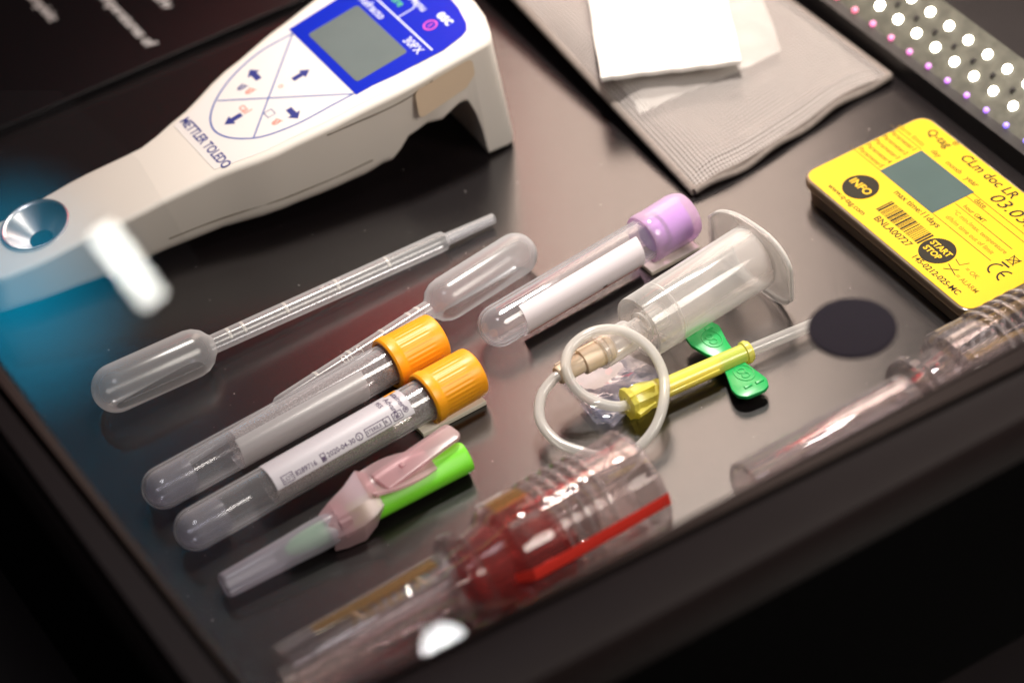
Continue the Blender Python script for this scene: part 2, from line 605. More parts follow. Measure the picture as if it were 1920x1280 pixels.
def ring(c, rx, ry, w, zf, n=40):
    V, Fc = [], []
    for k in range(n):
        a = 2 * math.pi * k / n
        for q in (0, -w):
            x, y = c[0] + (rx + q) * math.cos(a), c[1] + (ry + q) * math.sin(a)
            V.append(Vector((x, y, zf(x, y))))
    for k in range(n):
        j = (k + 1) % n
        Fc.append((2 * k, 2 * k + 1, 2 * j + 1, 2 * j))
    return V, Fc


_tcache = {}
def text2d(s, bold=0.0, shear=0.0):
    """outline mesh of a string at size 1: (verts2d, faces, width)"""
    key = (s, bold, shear)
    if key in _tcache: return _tcache[key]
    cu = bpy.data.curves.new('tmp_text', 'FONT')
    cu.body = s
    cu.size = 1.0
    cu.resolution_u = 3
    cu.offset = bold
    cu.shear = shear
    o = bpy.data.objects.new('tmp_text', cu)
    COL.objects.link(o)
    dg = bpy.context.evaluated_depsgraph_get()
    me = o.evaluated_get(dg).to_mesh()
    V = [(v.co.x, v.co.y) for v in me.vertices]
    Fc = [tuple(p.vertices) for p in me.polygons]
    o.evaluated_get(dg).to_mesh_clear()
    bpy.data.objects.remove(o)
    bpy.data.curves.remove(cu)
    xs = [v[0] for v in V]
    lo, hi = min(xs), max(xs)
    V = [(x - lo, y) for x, y in V]
    _tcache[key] = (V, Fc, hi - lo)
    return _tcache[key]


def text_on(s, p0, size=None, length=None, zf=None, right=(0, -1), up=(1, 0), bold=0.0, shear=0.0, stretch=1.0):
    V, Fc, w = text2d(s, bold, shear)
    if length: size = length / w
    hh = size * stretch
    out = []
    for x, y in V:
        px = p0[0] + right[0] * x * size + up[0] * y * hh
        py = p0[1] + right[1] * x * size + up[1] * y * hh
        out.append(Vector((px, py, zf(px, py))))
    return out, Fc


def text_cyl(s, fr, t0, ang0, size, R, along=True, bold=0.0):
    """text wrapped on a tube: along = reads along the axis with its tops towards lower angle; else reads round the tube"""
    o, x, y, z = fr
    V, Fc, w = text2d(s, bold)
    out = []
    for a, b in V:
        if along:
            t, an = t0 + a * size, ang0 - math.degrees(b * size / R)
        else:
            t, an = t0 + b * size, ang0 + math.degrees(a * size / R)
        an = math.radians(an)
        out.append(o + x * t + y * (math.cos(an) * R) + z * (math.sin(an) * R))
    return out, Fc

# ------------------------------------------------------------------ the case
def structure(name, vf, mat):
    o = obj(name, vf, mat, smooth=False)
    o['kind'] = 'structure'
    return o

structure('display_floor', box((-20, 60, -3), (720, 640, 6)), 'floor')
structure('ground', box((0, 0, -104), (6000, 6000, 8)), 'frame_outer')

fr_root = thing('display_case_frame', 'dark brown case frame rails edging the glass cover in front', 'frame', (-150, -166, 0))
def rail(name, pts, z0, z1, mat):
    return obj(name, prism(round_poly(pts, 0.6, 3), z0, z1, 2.5), mat, fr_root)
rail('front_rail', [(-149.5, -178), (380, -178), (380, -155.7), (-149.5, -155.7)], 66, 82, 'frame')
rail('side_rail', [(-163, -178), (-150, -178), (-150, 340), (-163, 340)], 66, 82, 'frame')
obj('front_panel', box((120, -175, -16), (519, 3, 163)), 'frame_outer', fr_root, smooth=False)
obj('side_panel', box((-160.5, 80, -16), (3, 507, 163)), 'frame_outer', fr_root, smooth=False)
obj('far_wall', box((166.5, 60, 4), (4, 470, 7.9)), 'wallblack', fr_root, smooth=False)
obj('far_ledge', box((262, 60, 2.0), (150, 470, 3.9)), 'wallblack', fr_root, smooth=False)

# information board with white lettering
bd = thing('information_board', 'black information board with white lettering at the rear of the case', 'board', (-20, 240, 0))
obj('panel', box((-30, 245, 1.6), (460, 118, 3.1), bev=0.5), 'board', bd, smooth=True)
zb = lambda x, y: 3.19
def board_text(s, end_px, length, bold=0.012):
    e = at(*end_px, 3.2)
    obj('lettering', text_on(s, (e.x, e.y + length), length=length, zf=zb, bold=bold), 'ink_white', bd, smooth=False)
board_text('temperatures of', (276, 90), 40.5)
board_text('komplekt', (94, 42), 22)
board_text('eriv', (309, 18), 9.5)

# LED strip
led = thing('led_light_strip', 'lit LED strip with two rows of white LEDs along the far edge', 'light strip', (174, 40, 0))
LED_TILT = 0.55
def led_pt(u, y, w=0.0):          # u across the board, w off its surface
    c, s = math.cos(LED_TILT), math.sin(LED_TILT)
    return Vector((168.5 + u * c - w * s, y, 8.2 + u * s + w * c))
def led_rot():
    return Matrix.Rotation(-LED_TILT, 3, 'Y')
obj('circuit_board', box(led_pt(9.5, 60, -1.0), (21, 460, 1.6), rot=led_rot()), 'pcb', led, smooth=False)
bead = None
def dome_mesh(r, h):
    V, Fc = lathe((Vector((0, 0, 0)), Vector((0, 0, 1)), Vector((1, 0, 0)), Vector((0, 1, 0))),
                  [(-0.4, r), (0, r)] + [(h * math.sin(a), max(.03, r * math.cos(a))) for a in (0.3, .6, .9, 1.2, 1.5)], seg=20)
    return V, Fc
hue = {}
def rgb_mat(k):
    t = max(0.0, min(1.0, k))
    q = round(t * 6)
    if q not in hue:
        f = q / 6
        c = (1.0 * (1 - f) + 0.16 * f, 0.10 * (1 - f) + 0.10 * f, 0.22 * (1 - f) + 1.0 * f)
        M['rgb%d' % q] = pbr('bead_colour_%d' % q, (0.4, 0.3, 0.4), 0.3, emit=c, estr=2.2)
        hue[q] = True
    return 'rgb%d' % q
def place_led(name, mesh, mat, u, y, w):
    o = bpy.data.objects.new(name, mesh)
    COL.objects.link(o)
    setpar(o, led)
    R = led_rot().to_4x4()
    o.matrix_basis = Matrix.Translation(led_pt(u, y, w) * MM) @ R
    o.material_slots[0].link = 'OBJECT'
    o.material_slots[0].material = M[mat]
    return o
_p = obj('led_bead', dome_mesh(1.5, 1.0), 'led', led); white_mesh = _p.data; bpy.data.objects.remove(_p)
_p = obj('small_bead', dome_mesh(0.95, 0.7), 'led', led); small_mesh = _p.data; bpy.data.objects.remove(_p)
_p = obj('chip', box((0, 0, 0), (1.8, 1.2, 0.7), bev=0.1), 'wallblack', led); chip_mesh = _p.data; bpy.data.objects.remove(_p)
for k in range(-4, 16):
    y = 50.5 - 9.55 * k + 30
    place_led('led_bead', white_mesh, 'led', 6.6, y, 0)
    place_led('led_bead', white_mesh, 'led', 14.6, y + 1.8, 0)
    place_led('small_bead', small_mesh, rgb_mat((60 - y) / 75), 0.6, y - 3, 0)  # small coloured glowing beads along the board's lower edge
    place_led('chip', chip_mesh, 'wallblack', 10.4, y + 4.2, 0.3)

# ------------------------------------------------------------------ refractometer
REF = thing('refractometer', 'cream handheld refractometer with blue display panel and steel sample cup', 'refractometer', (-35, 107, 0))
ZT = lambda x, y: 36.5 + 0.158 * x
def lerp_table(tab, x):
    for (x0, v0), (x1, v1) in zip(tab, tab[1:]):
        if x <= x1:
            t = max(0.0, min(1.0, (x - x0) / (x1 - x0)))
            t = t * t * (3 - 2 * t) * 0.5 + t * 0.5
            return v0 + (v1 - v0) * t
    return tab[-1][1]
NEAR = [(-122, 98), (-100, 95.3), (-66, 91.2), (-49, 88.8), (-28, 83.2), (-6, 80.3), (18, 77.6), (52, 76.6)]
FAR = [(-122, 123), (-81, 121.8), (-57, 118.6), (-43, 122), (-21, 129.8), (0, 134.5), (18, 137.5), (52, 139)]
BOT = [(-122, 0.6), (-88, 0.6), (-66, 2.6), (-44, 4), (-20, 5.5), (0, 7), (7, 9), (11, 12), (14.5, 17), (24, 19.5), (33, 23.5), (36.5, 23.5), (38.8, 18), (40.2, 11), (41.0, 0.5), (60, 0.3)]
def ref_ring(x, shrink=1.0, n=9, endf=0.0):
    yn, yf = lerp_table(NEAR, x), lerp_table(FAR, x)
    zb_, zt = lerp_table(BOT, x), ZT(x, 0)
    yc = (yn + yf) / 2; hw = (yf - yn) / 2 * shrink
    zc = (zb_ + zt) / 2; hh = (zt - zb_) / 2 * shrink
    rt, rb = min(2.2, hh * .6), min(6.0 if x < 8 else (3.0 if x < 36 else 2.0), hh * 0.75)
    pts = []
    for (sy, sz, r, a0) in ((1, 1, rt, 0), (-1, 1, rt, 90), (-1, -1, rb, 180), (1, -1, rb, 270)):
        cy, cz = yc + sy * (hw - r), zc + sz * (hh - r)
        for k in range(n):
            an = math.radians(a0 + 90 * k / (n - 1))
            pts.append((cy + r * math.cos(an), cz + r * math.sin(an)))
        if (sy, sz) in ((1, 1), (-1, -1)):
            yb2 = yc - sy * (hw - r)
            ya2, zz2 = pts[-1]
            for k in range(1, 7):
                pts.append((ya2 + (yb2 - ya2) * k / 7, zz2))
    out = []
    for y, z in pts:
        q = abs(y - yc) / max(1, (yf - yn) / 2)
        xx = x
        if x > 30:
            xx -= 7.0 * q ** 3 * (x - 30) / 22.0 * (0.4 + 0.6 * z / 45)
            xx += (45 - z) * 0.02 * (x - 30) / 20
        if x < -104:
            xx += 7.0 * q ** 3 * (-104 - x) / 18.0
        # undercut: the sides lean in below
        lean = 3.2 * max(0.0, 1 - (z - zb_) / max(1, zt - zb_)) if x < 25 else 0.5
        y2 = y + (lean if y < yc else -lean)
        z += 0.158 * (xx - x) * max(0.0, min(1.0, (z - zb_) / max(1, zt - zb_)))
        out.append(Vector((xx, y2, z)))
    return out
def ref_body():
    xs = [-122, -121.4, -120, -117, -112] + list(range(-106, 0, 6)) + [0, 3, 6, 9, 12, 15, 18, 22, 26, 30, 33, 35, 36.5, 37.5, 38.5, 39.2, 39.8, 40.3, 40.8, 41.2, 41.6, 43, 46, 49, 51, 52]
    V, Fc = [], []
    for i, x in enumerate(xs):
        sh = 1.0
        if i < 3: sh = (0.90, 0.96, 0.99)[i]
        if i >= len(xs) - 2: sh = (0.985, 0.93)[i - len(xs) + 2]
        V += ref_ring(x, sh)
    n = 48
    for i in range(len(xs) - 1):
        for k in range(n):
            k2 = (k + 1) % n
            Fc.append((i * n + k, i * n + k2, (i + 1) * n + k2, (i + 1) * n + k))
    Fc.append(tuple(range(n)))
    Fc.append(tuple((len(xs) - 1) * n + k for k in range(n)))
    return V, Fc
body = obj('body', ref_body(), 'abs', REF, sharp=50)

def top(px, py, dz=0.0):
    """point of the instrument's sloping top under a pixel"""
    d = ray(px, py)
    n = Vector((-0.158, 0, 1))
    t = (36.5 + dz - n.dot(CAM)) / n.dot(d)
    return CAM + d * t
def zt(dz):
    return lambda x, y: 36.5 + 0.158 * x + dz
# seat for the sample cup, cut out of the body
def cut(o, vf):
    c = obj('cutter', vf, 'abs', None)
    m = o.modifiers.new('cut', 'BOOLEAN'); m.operation = 'DIFFERENCE'; m.object = c; m.solver = 'EXACT'
    dg = bpy.context.evaluated_depsgraph_get()
    me = bpy.data.meshes.new_from_object(o.evaluated_get(dg))
    o.modifiers.clear()
    old = o.data; o.data = me
    me.polygons.foreach_set('use_smooth', [True] * len(me.polygons))
    me.set_sharp_from_angle(angle=math.radians(40))
    bpy.data.objects.remove(c); bpy.data.meshes.remove(old)
cut(body, lathe((Vector((-98.3, 111.4, ZT(-98.3, 0))), Vector((-0.156, 0, 0.988)), Vector((0.988, 0, 0.156)), Vector((0, 1, 0))), [(-8, .0), (-8, 10.2), (3, 10.2), (3, 0.0)], 48))
# printed film: pale keypad area and blue display panel
def near_edge(x): return lerp_table(NEAR, x)
def far_edge(x): return lerp_table(FAR, x)
xs = [-46 + 4 * k for k in range(23)]
ov = [(x, near_edge(x) + 3.0) for x in xs if x <= 24] + [(x, far_edge(x) - 3.0) for x in reversed(xs) if x <= 24]
obj('keypad_film', prism(round_poly(ov, 1.0, 2), 36.5 + 0.02, 36.5 + 0.14, 0, zf=lambda x, y: 0.158 * x), 'overlay', REF, smooth=False)
bl = [(2.2, 87.0)] + [(x, near_edge(x) + 8.4 - 0.06 * (x - 2)) for x in (8, 16, 24, 32)] + [(39.5, 85.0), (42.0, 86.2), (43.6, 89), (45.6, 97), (46.6, 107), (45.6, 117), (43.8, 124), (41, 129), (37, 131), (24, 130.5), (2.2, 129.6)]
panel = obj('display_panel', prism(bl, 36.5 + 0.15, 36.5 + 0.35, 0, zf=lambda x, y: 0.158 * x), 'blue', REF, smooth=False)
scp = [(5.2, 91.6), (23.6, 91.4), (23.6, 122.6), (5.2, 122.6)]
obj('screen', prism(round_poly(scp, 1.2, 4), 36.5 + 0.36, 36.5 + 0.46, 0, zf=lambda x, y: 0.158 * x), 'lcd', panel, smooth=False)
z1 = zt(0.50)
obj('divider_line', ribbon([(29.4, 86.2), (29.4, 130)], 0.55, z1), 'ink_pale', panel, smooth=False)
obj('divider_line', ribbon([(29.6, 107.5), (35.4, 107.5), (40, 112)], 0.45, z1), 'ink_pale', panel, smooth=False)
def ptext(s, y0, x0, length, mat, bold=0.0):
    obj('lettering', text_on(s, (x0, y0), length=length, zf=z1, bold=bold), mat, panel, smooth=False)
ptext('Refracto', 124.5, 25.0, 13.5, 'ink_pale', 0.01)
ptext('30PX', 97.0, 25.0, 9.0, 'ink_pale', 0.01)
ptext('esc', 99.2, 38.6, 7.0, 'ink_pale', 0.03)
ptext('Menu', 112.5, 36.4, 8.5, 'ink_pale', 0.01)
ptext('Measure', 124.5, 32.4, 13.0, 'ink_green', 0.01)
obj('power_symbol', ring((35.0, 96.6), 2.3, 2.3, 0.55, z1), 'ink_magenta', panel, smooth=False)
obj('power_symbol', ribbon([(34.0, 96.6), (36.0, 96.6)], 0.5, z1), 'ink_magenta', panel, smooth=False)
# keypad outline and cross lines
z2 = zt(0.19)
def tp(*pts): return [top(*p) for p in pts]
def curve2(pts, sub=8): return [(p.x, p.y) for p in spline([Vector((q.x, q.y, 0)) for q in pts], sub)]
obj('keypad_outline', ribbon(curve2(tp((549, 64), (490, 97), (440, 140), (408, 183), (395, 218), (400, 243), (422, 257), (458, 261), (500, 255), (560, 232), (620, 200), (665, 176))), 0.6, z2), 'line_blue', REF, smooth=False)
obj('keypad_line', ribbon(tp((549, 64), (476, 258)), 0.5, z2), 'line_blue', REF, smooth=False)
obj('keypad_line', ribbon(tp((408, 190), (663, 177)), 0.5, zt(0.2)), 'line_blue', REF, smooth=False)
def arrow(cpx, dirxy, L=6.2):
    c = top(*cpx); d = Vector(dirxy).normalized(); s = Vector((-d.y, d.x))
    c = Vector((c.x, c.y))
    pts = [c - d * L * .5 - s * 1.0, c - d * L * .5 + s * 1.0, c + d * .3 + s * 1.0, c + d * .3 + s * 2.3, c + d * L * .5, c + d * .3 - s * 2.3, c + d * .3 - s * 1.0]
    obj('arrow_key', flat(pts, z2), 'navy', REF, smooth=False)
arrow((477, 141), (0, 1)); arrow((565, 141), (1, 0)); arrow((437, 225), (-1, 0)); arrow((550, 214), (0, -1))
for s_, p_, l_ in (('o', (528, 162), 1.6), ('cal', (458, 206), 4.2)):
    c = top(*p_)
    obj('key_mark', text_on(s_, (c.x - 1, c.y + l_ / 2), length=l_, zf=z2, bold=0.01), 'ink_red', REF, smooth=False)
for p_, mt in (((453, 165), 'navy'), ((468, 172), 'ink_red'), ((518, 230), 'ink_red')):
    c = top(*p_)
    obj('key_symbol', join(ring((c.x, c.y), 1.5, 1.1, 0.4, z2, 14), ribbon([(c.x - 1.2, c.y + .5), (c.x + 1.9, c.y - 1.0)], 0.4, z2),
                           ribbon([(c.x - .8, c.y - .5), (c.x + 1.0, c.y + 1.4)], 0.3, zt(0.2))), mt, REF, smooth=False)
c = top(506, 214)
obj('key_symbol', ribbon([(c.x - 1.3, c.y + 1.5), (c.x + 1.3, c.y + 1.5), (c.x + 1.3, c.y - 1.3), (c.x - 1.3, c.y - 1.3), (c.x - 1.3, c.y + 1.5)], 0.35, z2), 'navy', REF, smooth=False)
obj('lettering', text_on('METTLER TOLEDO', (-43.8, 118.4), length=29.0, zf=z2, bold=0.022, stretch=1.3), 'navy', REF, smooth=False)
# steel sample cup
cc = Vector((-98.3, 111.4))
ax = (Vector((cc.x, cc.y, ZT(cc.x, 0) + 0.35)), Vector((-0.156, 0, 0.988)), Vector((0.988, 0, 0.156)), Vector((0, 1, 0)))
def pan(u, r): return (u, r)
cup = obj('sample_cup', lathe(ax, [(-0.6, 10.9), (0.25, 10.8), (0.4, 10.3), (0.2, 9.7), (-0.4, 9.2), (-4.0, 5.6), (-6.0, 3.6)], 56), 'steel', REF)
obj('measuring_prism', lathe(ax, [(-5.9, 3.7), (-5.85, 0.05)], 24), 'hole', cup)
# body below the cup must be open: a dark seat so that the cone shows (raised ring covers the edge)
# side details
def side_pt(px, py, y):
    d = ray(px, py); t = (y - CAM.y) / d.y
    return CAM + d * t
q = [side_pt(x, y, near_edge(30) + 0.2) for x, y in ((777, 172), (884, 108), (890, 138), (874, 164), (786, 224))]
ysd = q[0].y - 0.25
V = [Vector((p.x, ysd, p.y)) for p in round_poly([(p.x, p.z) for p in q], 2.2, 5)]
obj('side_sticker', (V, [tuple(range(len(V)))]), 'beige_sticker', REF, smooth=False)
def side_y(x, z):
    zb_, zt_b = lerp_table(BOT, x), ZT(x, 0)
    lean = 3.2 * max(0.0, 1 - (z - zb_) / max(1, zt_b - zb_)) if x < 25 else 0.5
    return near_edge(x) + lean
def seam(pts, w=0.35):
    path = spline(pts, 8)
    obj('seam', sweep(path, w, 8), 'seam', REF)

seam([Vector((x, side_y(x, ZT(x, 0) - d) + 0.15, ZT(x, 0) - d)) for x, d in ((-12, 2.6), (-4, 3.4), (6, 4.2), (14, 4.2), (20, 3.6), (24, 2.8))], 0.33)
seam([Vector((x, side_y(x, lerp_table(BOT, x) + 7.5) - 0.02, lerp_table(BOT, x) + 7.5)) for x in (-64, -52, -40, -28, -16, -6, 2)], 0.22)

# ------------------------------------------------------------------ pouch, papers
PO = thing('mesh_pouch', 'grey brown mesh fabric pouch with wavy hem lying beside the yellow tag', 'pouch', (120, 90, 0))
def pouch_xy(u, v):           # u 0..1 left to right, v in mm from the hem upwards
    a, b = Vector((80.0, 21.0)), Vector((161.5, 30.5))
    wob = 0.9 * math.sin(u * 7.0 + 2.6) + 0.35 * math.sin(u * 17 + 1)
    l = a + Vector((0.045, 1.0)) * v
    r = b + Vector((-0.045, 1.0)) * v
    p = l.lerp(r, u)
    p.y += wob * max(0, 1 - v / 25)
    return p
def lift(u, v):
    return 0.078 * v * (1 - 0.7 * u)
def pouch_h(u, v):
    e = min(1.0, u / 0.16, (1 - u) / 0.16)
    e = math.sin(e * math.pi / 2)
    f = min(1.0, 0.35 + v / 34.0)
    w = 0.9 * math.sin(u * 11 + v * 0.10) + 0.7 * math.sin(u * 5 - v * 0.16 + 2)
    hem = 1.1 * math.exp(-((v - 5.5) / 1.6) ** 2)
    return lift(u, v) + 2.6 + e * f * (5.5 + w) * 0.9 + hem * e
NU, NV, LV = 60, 60, 165.0
V, Fc, UV = [], [], []
for j in range(NV + 1):
    for i in range(NU + 1):
        u, v = i / NU, LV * (j / NV) ** 1.3
        p = pouch_xy(u, v)
        V.append(Vector((p.x, p.y, pouch_h(u, v)))); UV.append((u * 80 + 3, v))
for j in range(NV):
    for i in range(NU):
        k = j * (NU + 1) + i
        Fc.append((k, k + 1, k + NU + 2, k + NU + 1))
obj('front_sheet', (V, Fc), 'weave', PO, sharp=180, uvs=UV)
V2 = []
for j in range(NV + 1):
    for i in range(NU + 1):
        u, v = i / NU, LV * (j / NV) ** 1.3
        p = pouch_xy(u, v)
        V2.append(Vector((p.x, p.y, 0.5 + lift(u, v) + 0.3 * math.sin(u * 20))))
obj('back_sheet', (V2, Fc), 'hem', PO, sharp=180, uvs=UV)
for side in (0, 1):
    pth = [Vector((*pouch_xy(side, v), 1.8 + lift(side, v))) for v in [165 * k / 30 for k in range(31)]]
    V, Fc = sweep(pth, 1.4, 10)
    obj('side_seam', (V, Fc), 'hem', PO)
pth = [Vector((*pouch_xy(u / 40, 0), 1.9 + 0.5 * math.sin(u * .5))) for u in range(41)]
V, Fc = sweep(pth, 1.2, 10)
obj('hem', (V, Fc), 'hem', PO)

def sheet_paper(name, label, corners, z, thick=0.4, wav=0.5):
    N_ = 14
    A, B, C, D = [Vector(c) for c in corners]
    V, Fc = [], []
    for layer in (0, 1):
        for j in range(N_ + 1):
            for i in range(N_ + 1):
                p = A.lerp(B, i / N_).lerp(D.lerp(C, i / N_), j / N_)
                jit = 0.25 * math.sin(i * 2.1 + j) if i in (0, N_) or j in (0, N_) else 0
                V.append(Vector((p.x + jit, p.y + jit * .6, z + wav * math.sin(i * .45) * math.cos(j * .4) - layer * thick)))
    n = (N_ + 1) ** 2
    for j in range(N_):
        for i in range(N_):
            k = j * (N_ + 1) + i
            q = (k, k + 1, k + N_ + 2, k + N_ + 1)
            Fc.append(q); Fc.append(tuple(a + n for a in reversed(q)))
    edge = [i for i in range(N_ + 1)] + [(j + 1) * (N_ + 1) - 1 for j in range(1, N_ + 1)] + [N_ * (N_ + 1) + i for i in range(N_ - 1, -1, -1)] + [j * (N_ + 1) for j in range(N_ - 1, 0, -1)]
    for a, b in zip(edge, edge[1:] + edge[:1]):
        Fc.append((a, b, b + n, a + n))
    o = obj(name, (V, Fc), 'paper', None, sharp=40)
    return tag(o, label, 'paper', 'white papers with the mesh pouch')
pz = lambda *p: at(*p)
sheet_paper('paper_sheet', 'bright white paper square lying on top of the mesh pouch', [at(1127, 146, 16).xy, at(1390, 113, 16).xy, at(1345, -75, 16).xy, at(1095, -60, 16).xy], 16.0, 1.6, 0.15)
sheet_paper('paper_sheet', 'white paper corner showing through the mesh below the bright square', [at(1200, 212, 7).xy, at(1465, 92, 7).xy, at(1400, -90, 7).xy, at(1110, 60, 7).xy], 6.6)
sheet_paper('paper_sheet', 'cream paper tucked into the pouch along its sloping left edge', [at(1035, 10, 7).xy, at(1180, 175, 7).xy, at(1330, 90, 7).xy, at(1130, -80, 7).xy], 5.6)

# ------------------------------------------------------------------ yellow data logger tag
TZ = 9.0
TG = thing('temperature_tag', 'yellow temperature logger tag with small screen and black round buttons', 'data logger', (128, -38, 0))
def cr(x, y):                       # crop pixels of the study enlargement -> photo pixels
    return (1480 + x / 2.782, 180 + y / 2.782)
pL, pT, pB = at(*cr(72, 395), TZ), at(*cr(690, 72), TZ), at(*cr(893, 1100), TZ)
x0, x1, y1, y0 = 105.2, 153.0, 1.6, -79.0
def rr(d, r): return round_poly([(x0 + d, y0 + d), (x1 - d, y0 + d), (x1 - d, y1 - d), (x0 + d, y1 - d)], r, 8)
obj('lower_case', prism(rr(1.1, 5), 0.05, 5.2, 0.6), 'smoke', TG)
obj('upper_case', prism(rr(0.0, 5.4), 5.3, 8.8, 0.7), 'smoke', TG)
obj('inner_body', prism(rr(3.0, 4), 0.8, 8.0, 0.3), 'tag_inner', TG)
fc = obj('face_label', prism(rr(0.9, 4.6), 8.82, 8.98, 0), 'yellow', TG, smooth=False)
zt_ = lambda x, y: 9.02
zt2 = lambda x, y: 9.05
zt3 = lambda x, y: 9.08
def T(px): 
    p = at(*cr(*px), TZ); return Vector((p.x, p.y))
s0, s1, s2, s3 = T((685, 280)), T((962, 500)), T((748, 615)), T((475, 395))
sx0, sx1 = (s2.x + s3.x) / 2, (s0.x + s1.x) / 2
sy0, sy1 = (s0.y + s3.y) / 2, (s1.y + s2.y) / 2
obj('screen', prism([(sx0, sy1), (sx1, sy1), (sx1, sy0), (sx0, sy0)], 8.99, 9.06, 0), 'lcd2', TG, smooth=False)
def tl(s, a, b, mat='ink_soft', bold=0.012, shear=0.0, stretch=1.0, name='lettering'):
    A, B = T(a), T(b)
    L_ = max(1.0, A.y - B.y)
    obj(name, text_on(s, (A.x, A.y), length=L_, zf=zt_, bold=bold, shear=shear, stretch=stretch), mat, fc, smooth=False)
tl('Q-tag', (712, 190), (822, 272), 'ink', 0.016)
tl('®', (843, 246), (868, 262), 'ink_soft')
tl('CLm doc LR', (888, 325), (1158, 540), 'ink', 0.016, 0.15)
tl('03.03.', (1040, 535), (1215, 690), 'ink', 0.006, 0.25, 0.85)
tl('alarm limits', (562, 160), (695, 262), 'ink_faint')
for k, (a, b) in enumerate((((522, 190), (645, 285)), ((482, 213), (605, 308)), ((440, 235), (563, 330)), ((398, 257), (522, 352)), ((357, 278), (480, 373)))):
    tl('Parameter%d' % (k + 1), a, b)
tl('day', (735, 290), (778, 322)); tl('month', (812, 350), (884, 408)); tl('year', (912, 430), (966, 478))
tl('date', (960, 545), (1012, 587)); tl('hour GMT', (905, 578), (1012, 662))
tl('°C min./max. temperature', (850, 605), (1115, 828), 'ink_faint', 0.014); tl('d/h/m time out of limit', (812, 632), (1045, 830), 'ink_faint', 0.014)
tl('max time:11days', (543, 505), (762, 692), 'ink', 0.014)
tl('www.q-tag.com', (197, 470), (380, 622), 'ink', 0.014)
tl('BNLA00727', (438, 640), (618, 787), 'ink', 0.014)
tl('145-0212-025-MC', (638, 842), (868, 1040), 'ink', 0.018)
tl('= OK', (912, 905), (975, 955), 'ink_faint'); tl('= ALARM', (862, 940), (972, 1027), 'ink_faint')
def tline(a, b, w=0.28, mat='ink_soft'):
    obj('rule_line', ribbon([T(a), T(b)], w, zt_), mat, fc, smooth=False)
def tline_y(xmm, a, b):
    obj('rule_line', ribbon([(xmm, T(a).y), (xmm, T(b).y)], 0.25, zt_), 'ink_soft', fc, smooth=False)
xa = T((530, 150)).x
tline_y(sx1 + 0.25, (530, 150), (685, 280)); tline_y(sx1 - 0.6, (962, 500), (1260, 760))
tline_y(sx0 + 0.2, (310, 265), (475, 395)); tline_y(sx0 + 0.2, (748, 615), (1040, 865))
tline_y(T((920, 520)).x, (920, 520), (1240, 790)); tline_y(T((865, 560)).x, (865, 560), (1160, 800))
obj('check_mark', ribbon([T((868, 850)), T((888, 882)), T((940, 872))], 0.3, zt_), 'ink', fc, smooth=False)
obj('cross_mark', ribbon([T((830, 875)), T((865, 935))], 0.3, zt_), 'ink', fc, smooth=False)
obj('cross_mark', ribbon([T((803, 900)), T((885, 908))], 0.3, zt2), 'ink', fc, smooth=False)
for a in ((372, 475), (772, 808)):
    c = T(a)
    b_ = obj('button', prism([(c.x + 5.6 * math.cos(k * math.pi / 20), c.y + 5.6 * math.sin(k * math.pi / 20)) for k in range(40)], 8.99, 9.10, 0), 'ink', TG, smooth=False)
    zz = lambda x, y: 9.13
    if a[0] < 500:
        obj('lettering', text_on('INFO', (c.x - 1.1, c.y + 4.3), length=8.6, zf=zz, bold=0.02), 'yellow', b_, smooth=False)
    else:
        obj('lettering', text_on('START', (c.x + 0.5, c.y + 4.3), length=8.6, zf=zz, bold=0.03), 'yellow', b_, smooth=False)
        obj('lettering', text_on('STOP', (c.x - 2.5, c.y + 3.8), length=7.0, zf=zz, bold=0.03), 'yellow', b_, smooth=False)
# barcode
A, B = T((480, 575)), T((722, 752))
yb = A.y
rnd = random.Random(7)
bx0, bx1 = T((455, 590)).x - 0.2, T((535, 548)).x
while yb > B.y:
    w = rnd.choice((0.3, 0.3, 0.5, 0.8)); g = rnd.choice((0.25, 0.3, 0.5))
    obj('bar', flat([(bx0, yb), (bx0, yb - w), (bx1, yb - w), (bx1, yb)], zt_), 'ink', fc, smooth=False)
    yb -= w + g
# CE mark and bin symbol
def arc2(c, r, a0, a1, n=16): return [(c[0] + r * math.cos(math.radians(a0 + (a1 - a0) * k / n)), c[1] + r * math.sin(math.radians(a0 + (a1 - a0) * k / n))) for k in range(n + 1)]
c = T((1080, 905)); obj('conformity_mark', ribbon(arc2(c, 2.4, 0, 180), 0.6, zt_), 'ink', fc, smooth=False)
c = T((1128, 945)); obj('conformity_mark', ribbon(arc2(c, 2.4, 0, 180), 0.6, zt_), 'ink', fc, smooth=False)
obj('conformity_mark', ribbon([(c.x, c.y + 2.2), (c.x, c.y + .4)], 0.6, zt2), 'ink', fc, smooth=False)
c = T((1170, 858)); s_ = 1.7
obj('bin_symbol', join(ribbon([(c.x - s_, c.y - s_), (c.x + s_, c.y + s_)], .35, zt_), ribbon([(c.x - s_, c.y + s_), (c.x + s_, c.y - s_)], .35, zt2),
    ribbon([(c.x + 1.3, c.y - 1.5), (c.x + 1.3, c.y + 1.5), (c.x - 1.5, c.y + 1), (c.x - 1.5, c.y - 1), (c.x + 1.3, c.y - 1.5)], .3, zt3)), 'ink', fc, smooth=False)
obj('bin_symbol', ribbon([(c.x - 3.0, c.y + 1.7), (c.x - 3.0, c.y - 1.7)], .7, zt_), 'ink', fc, smooth=False)

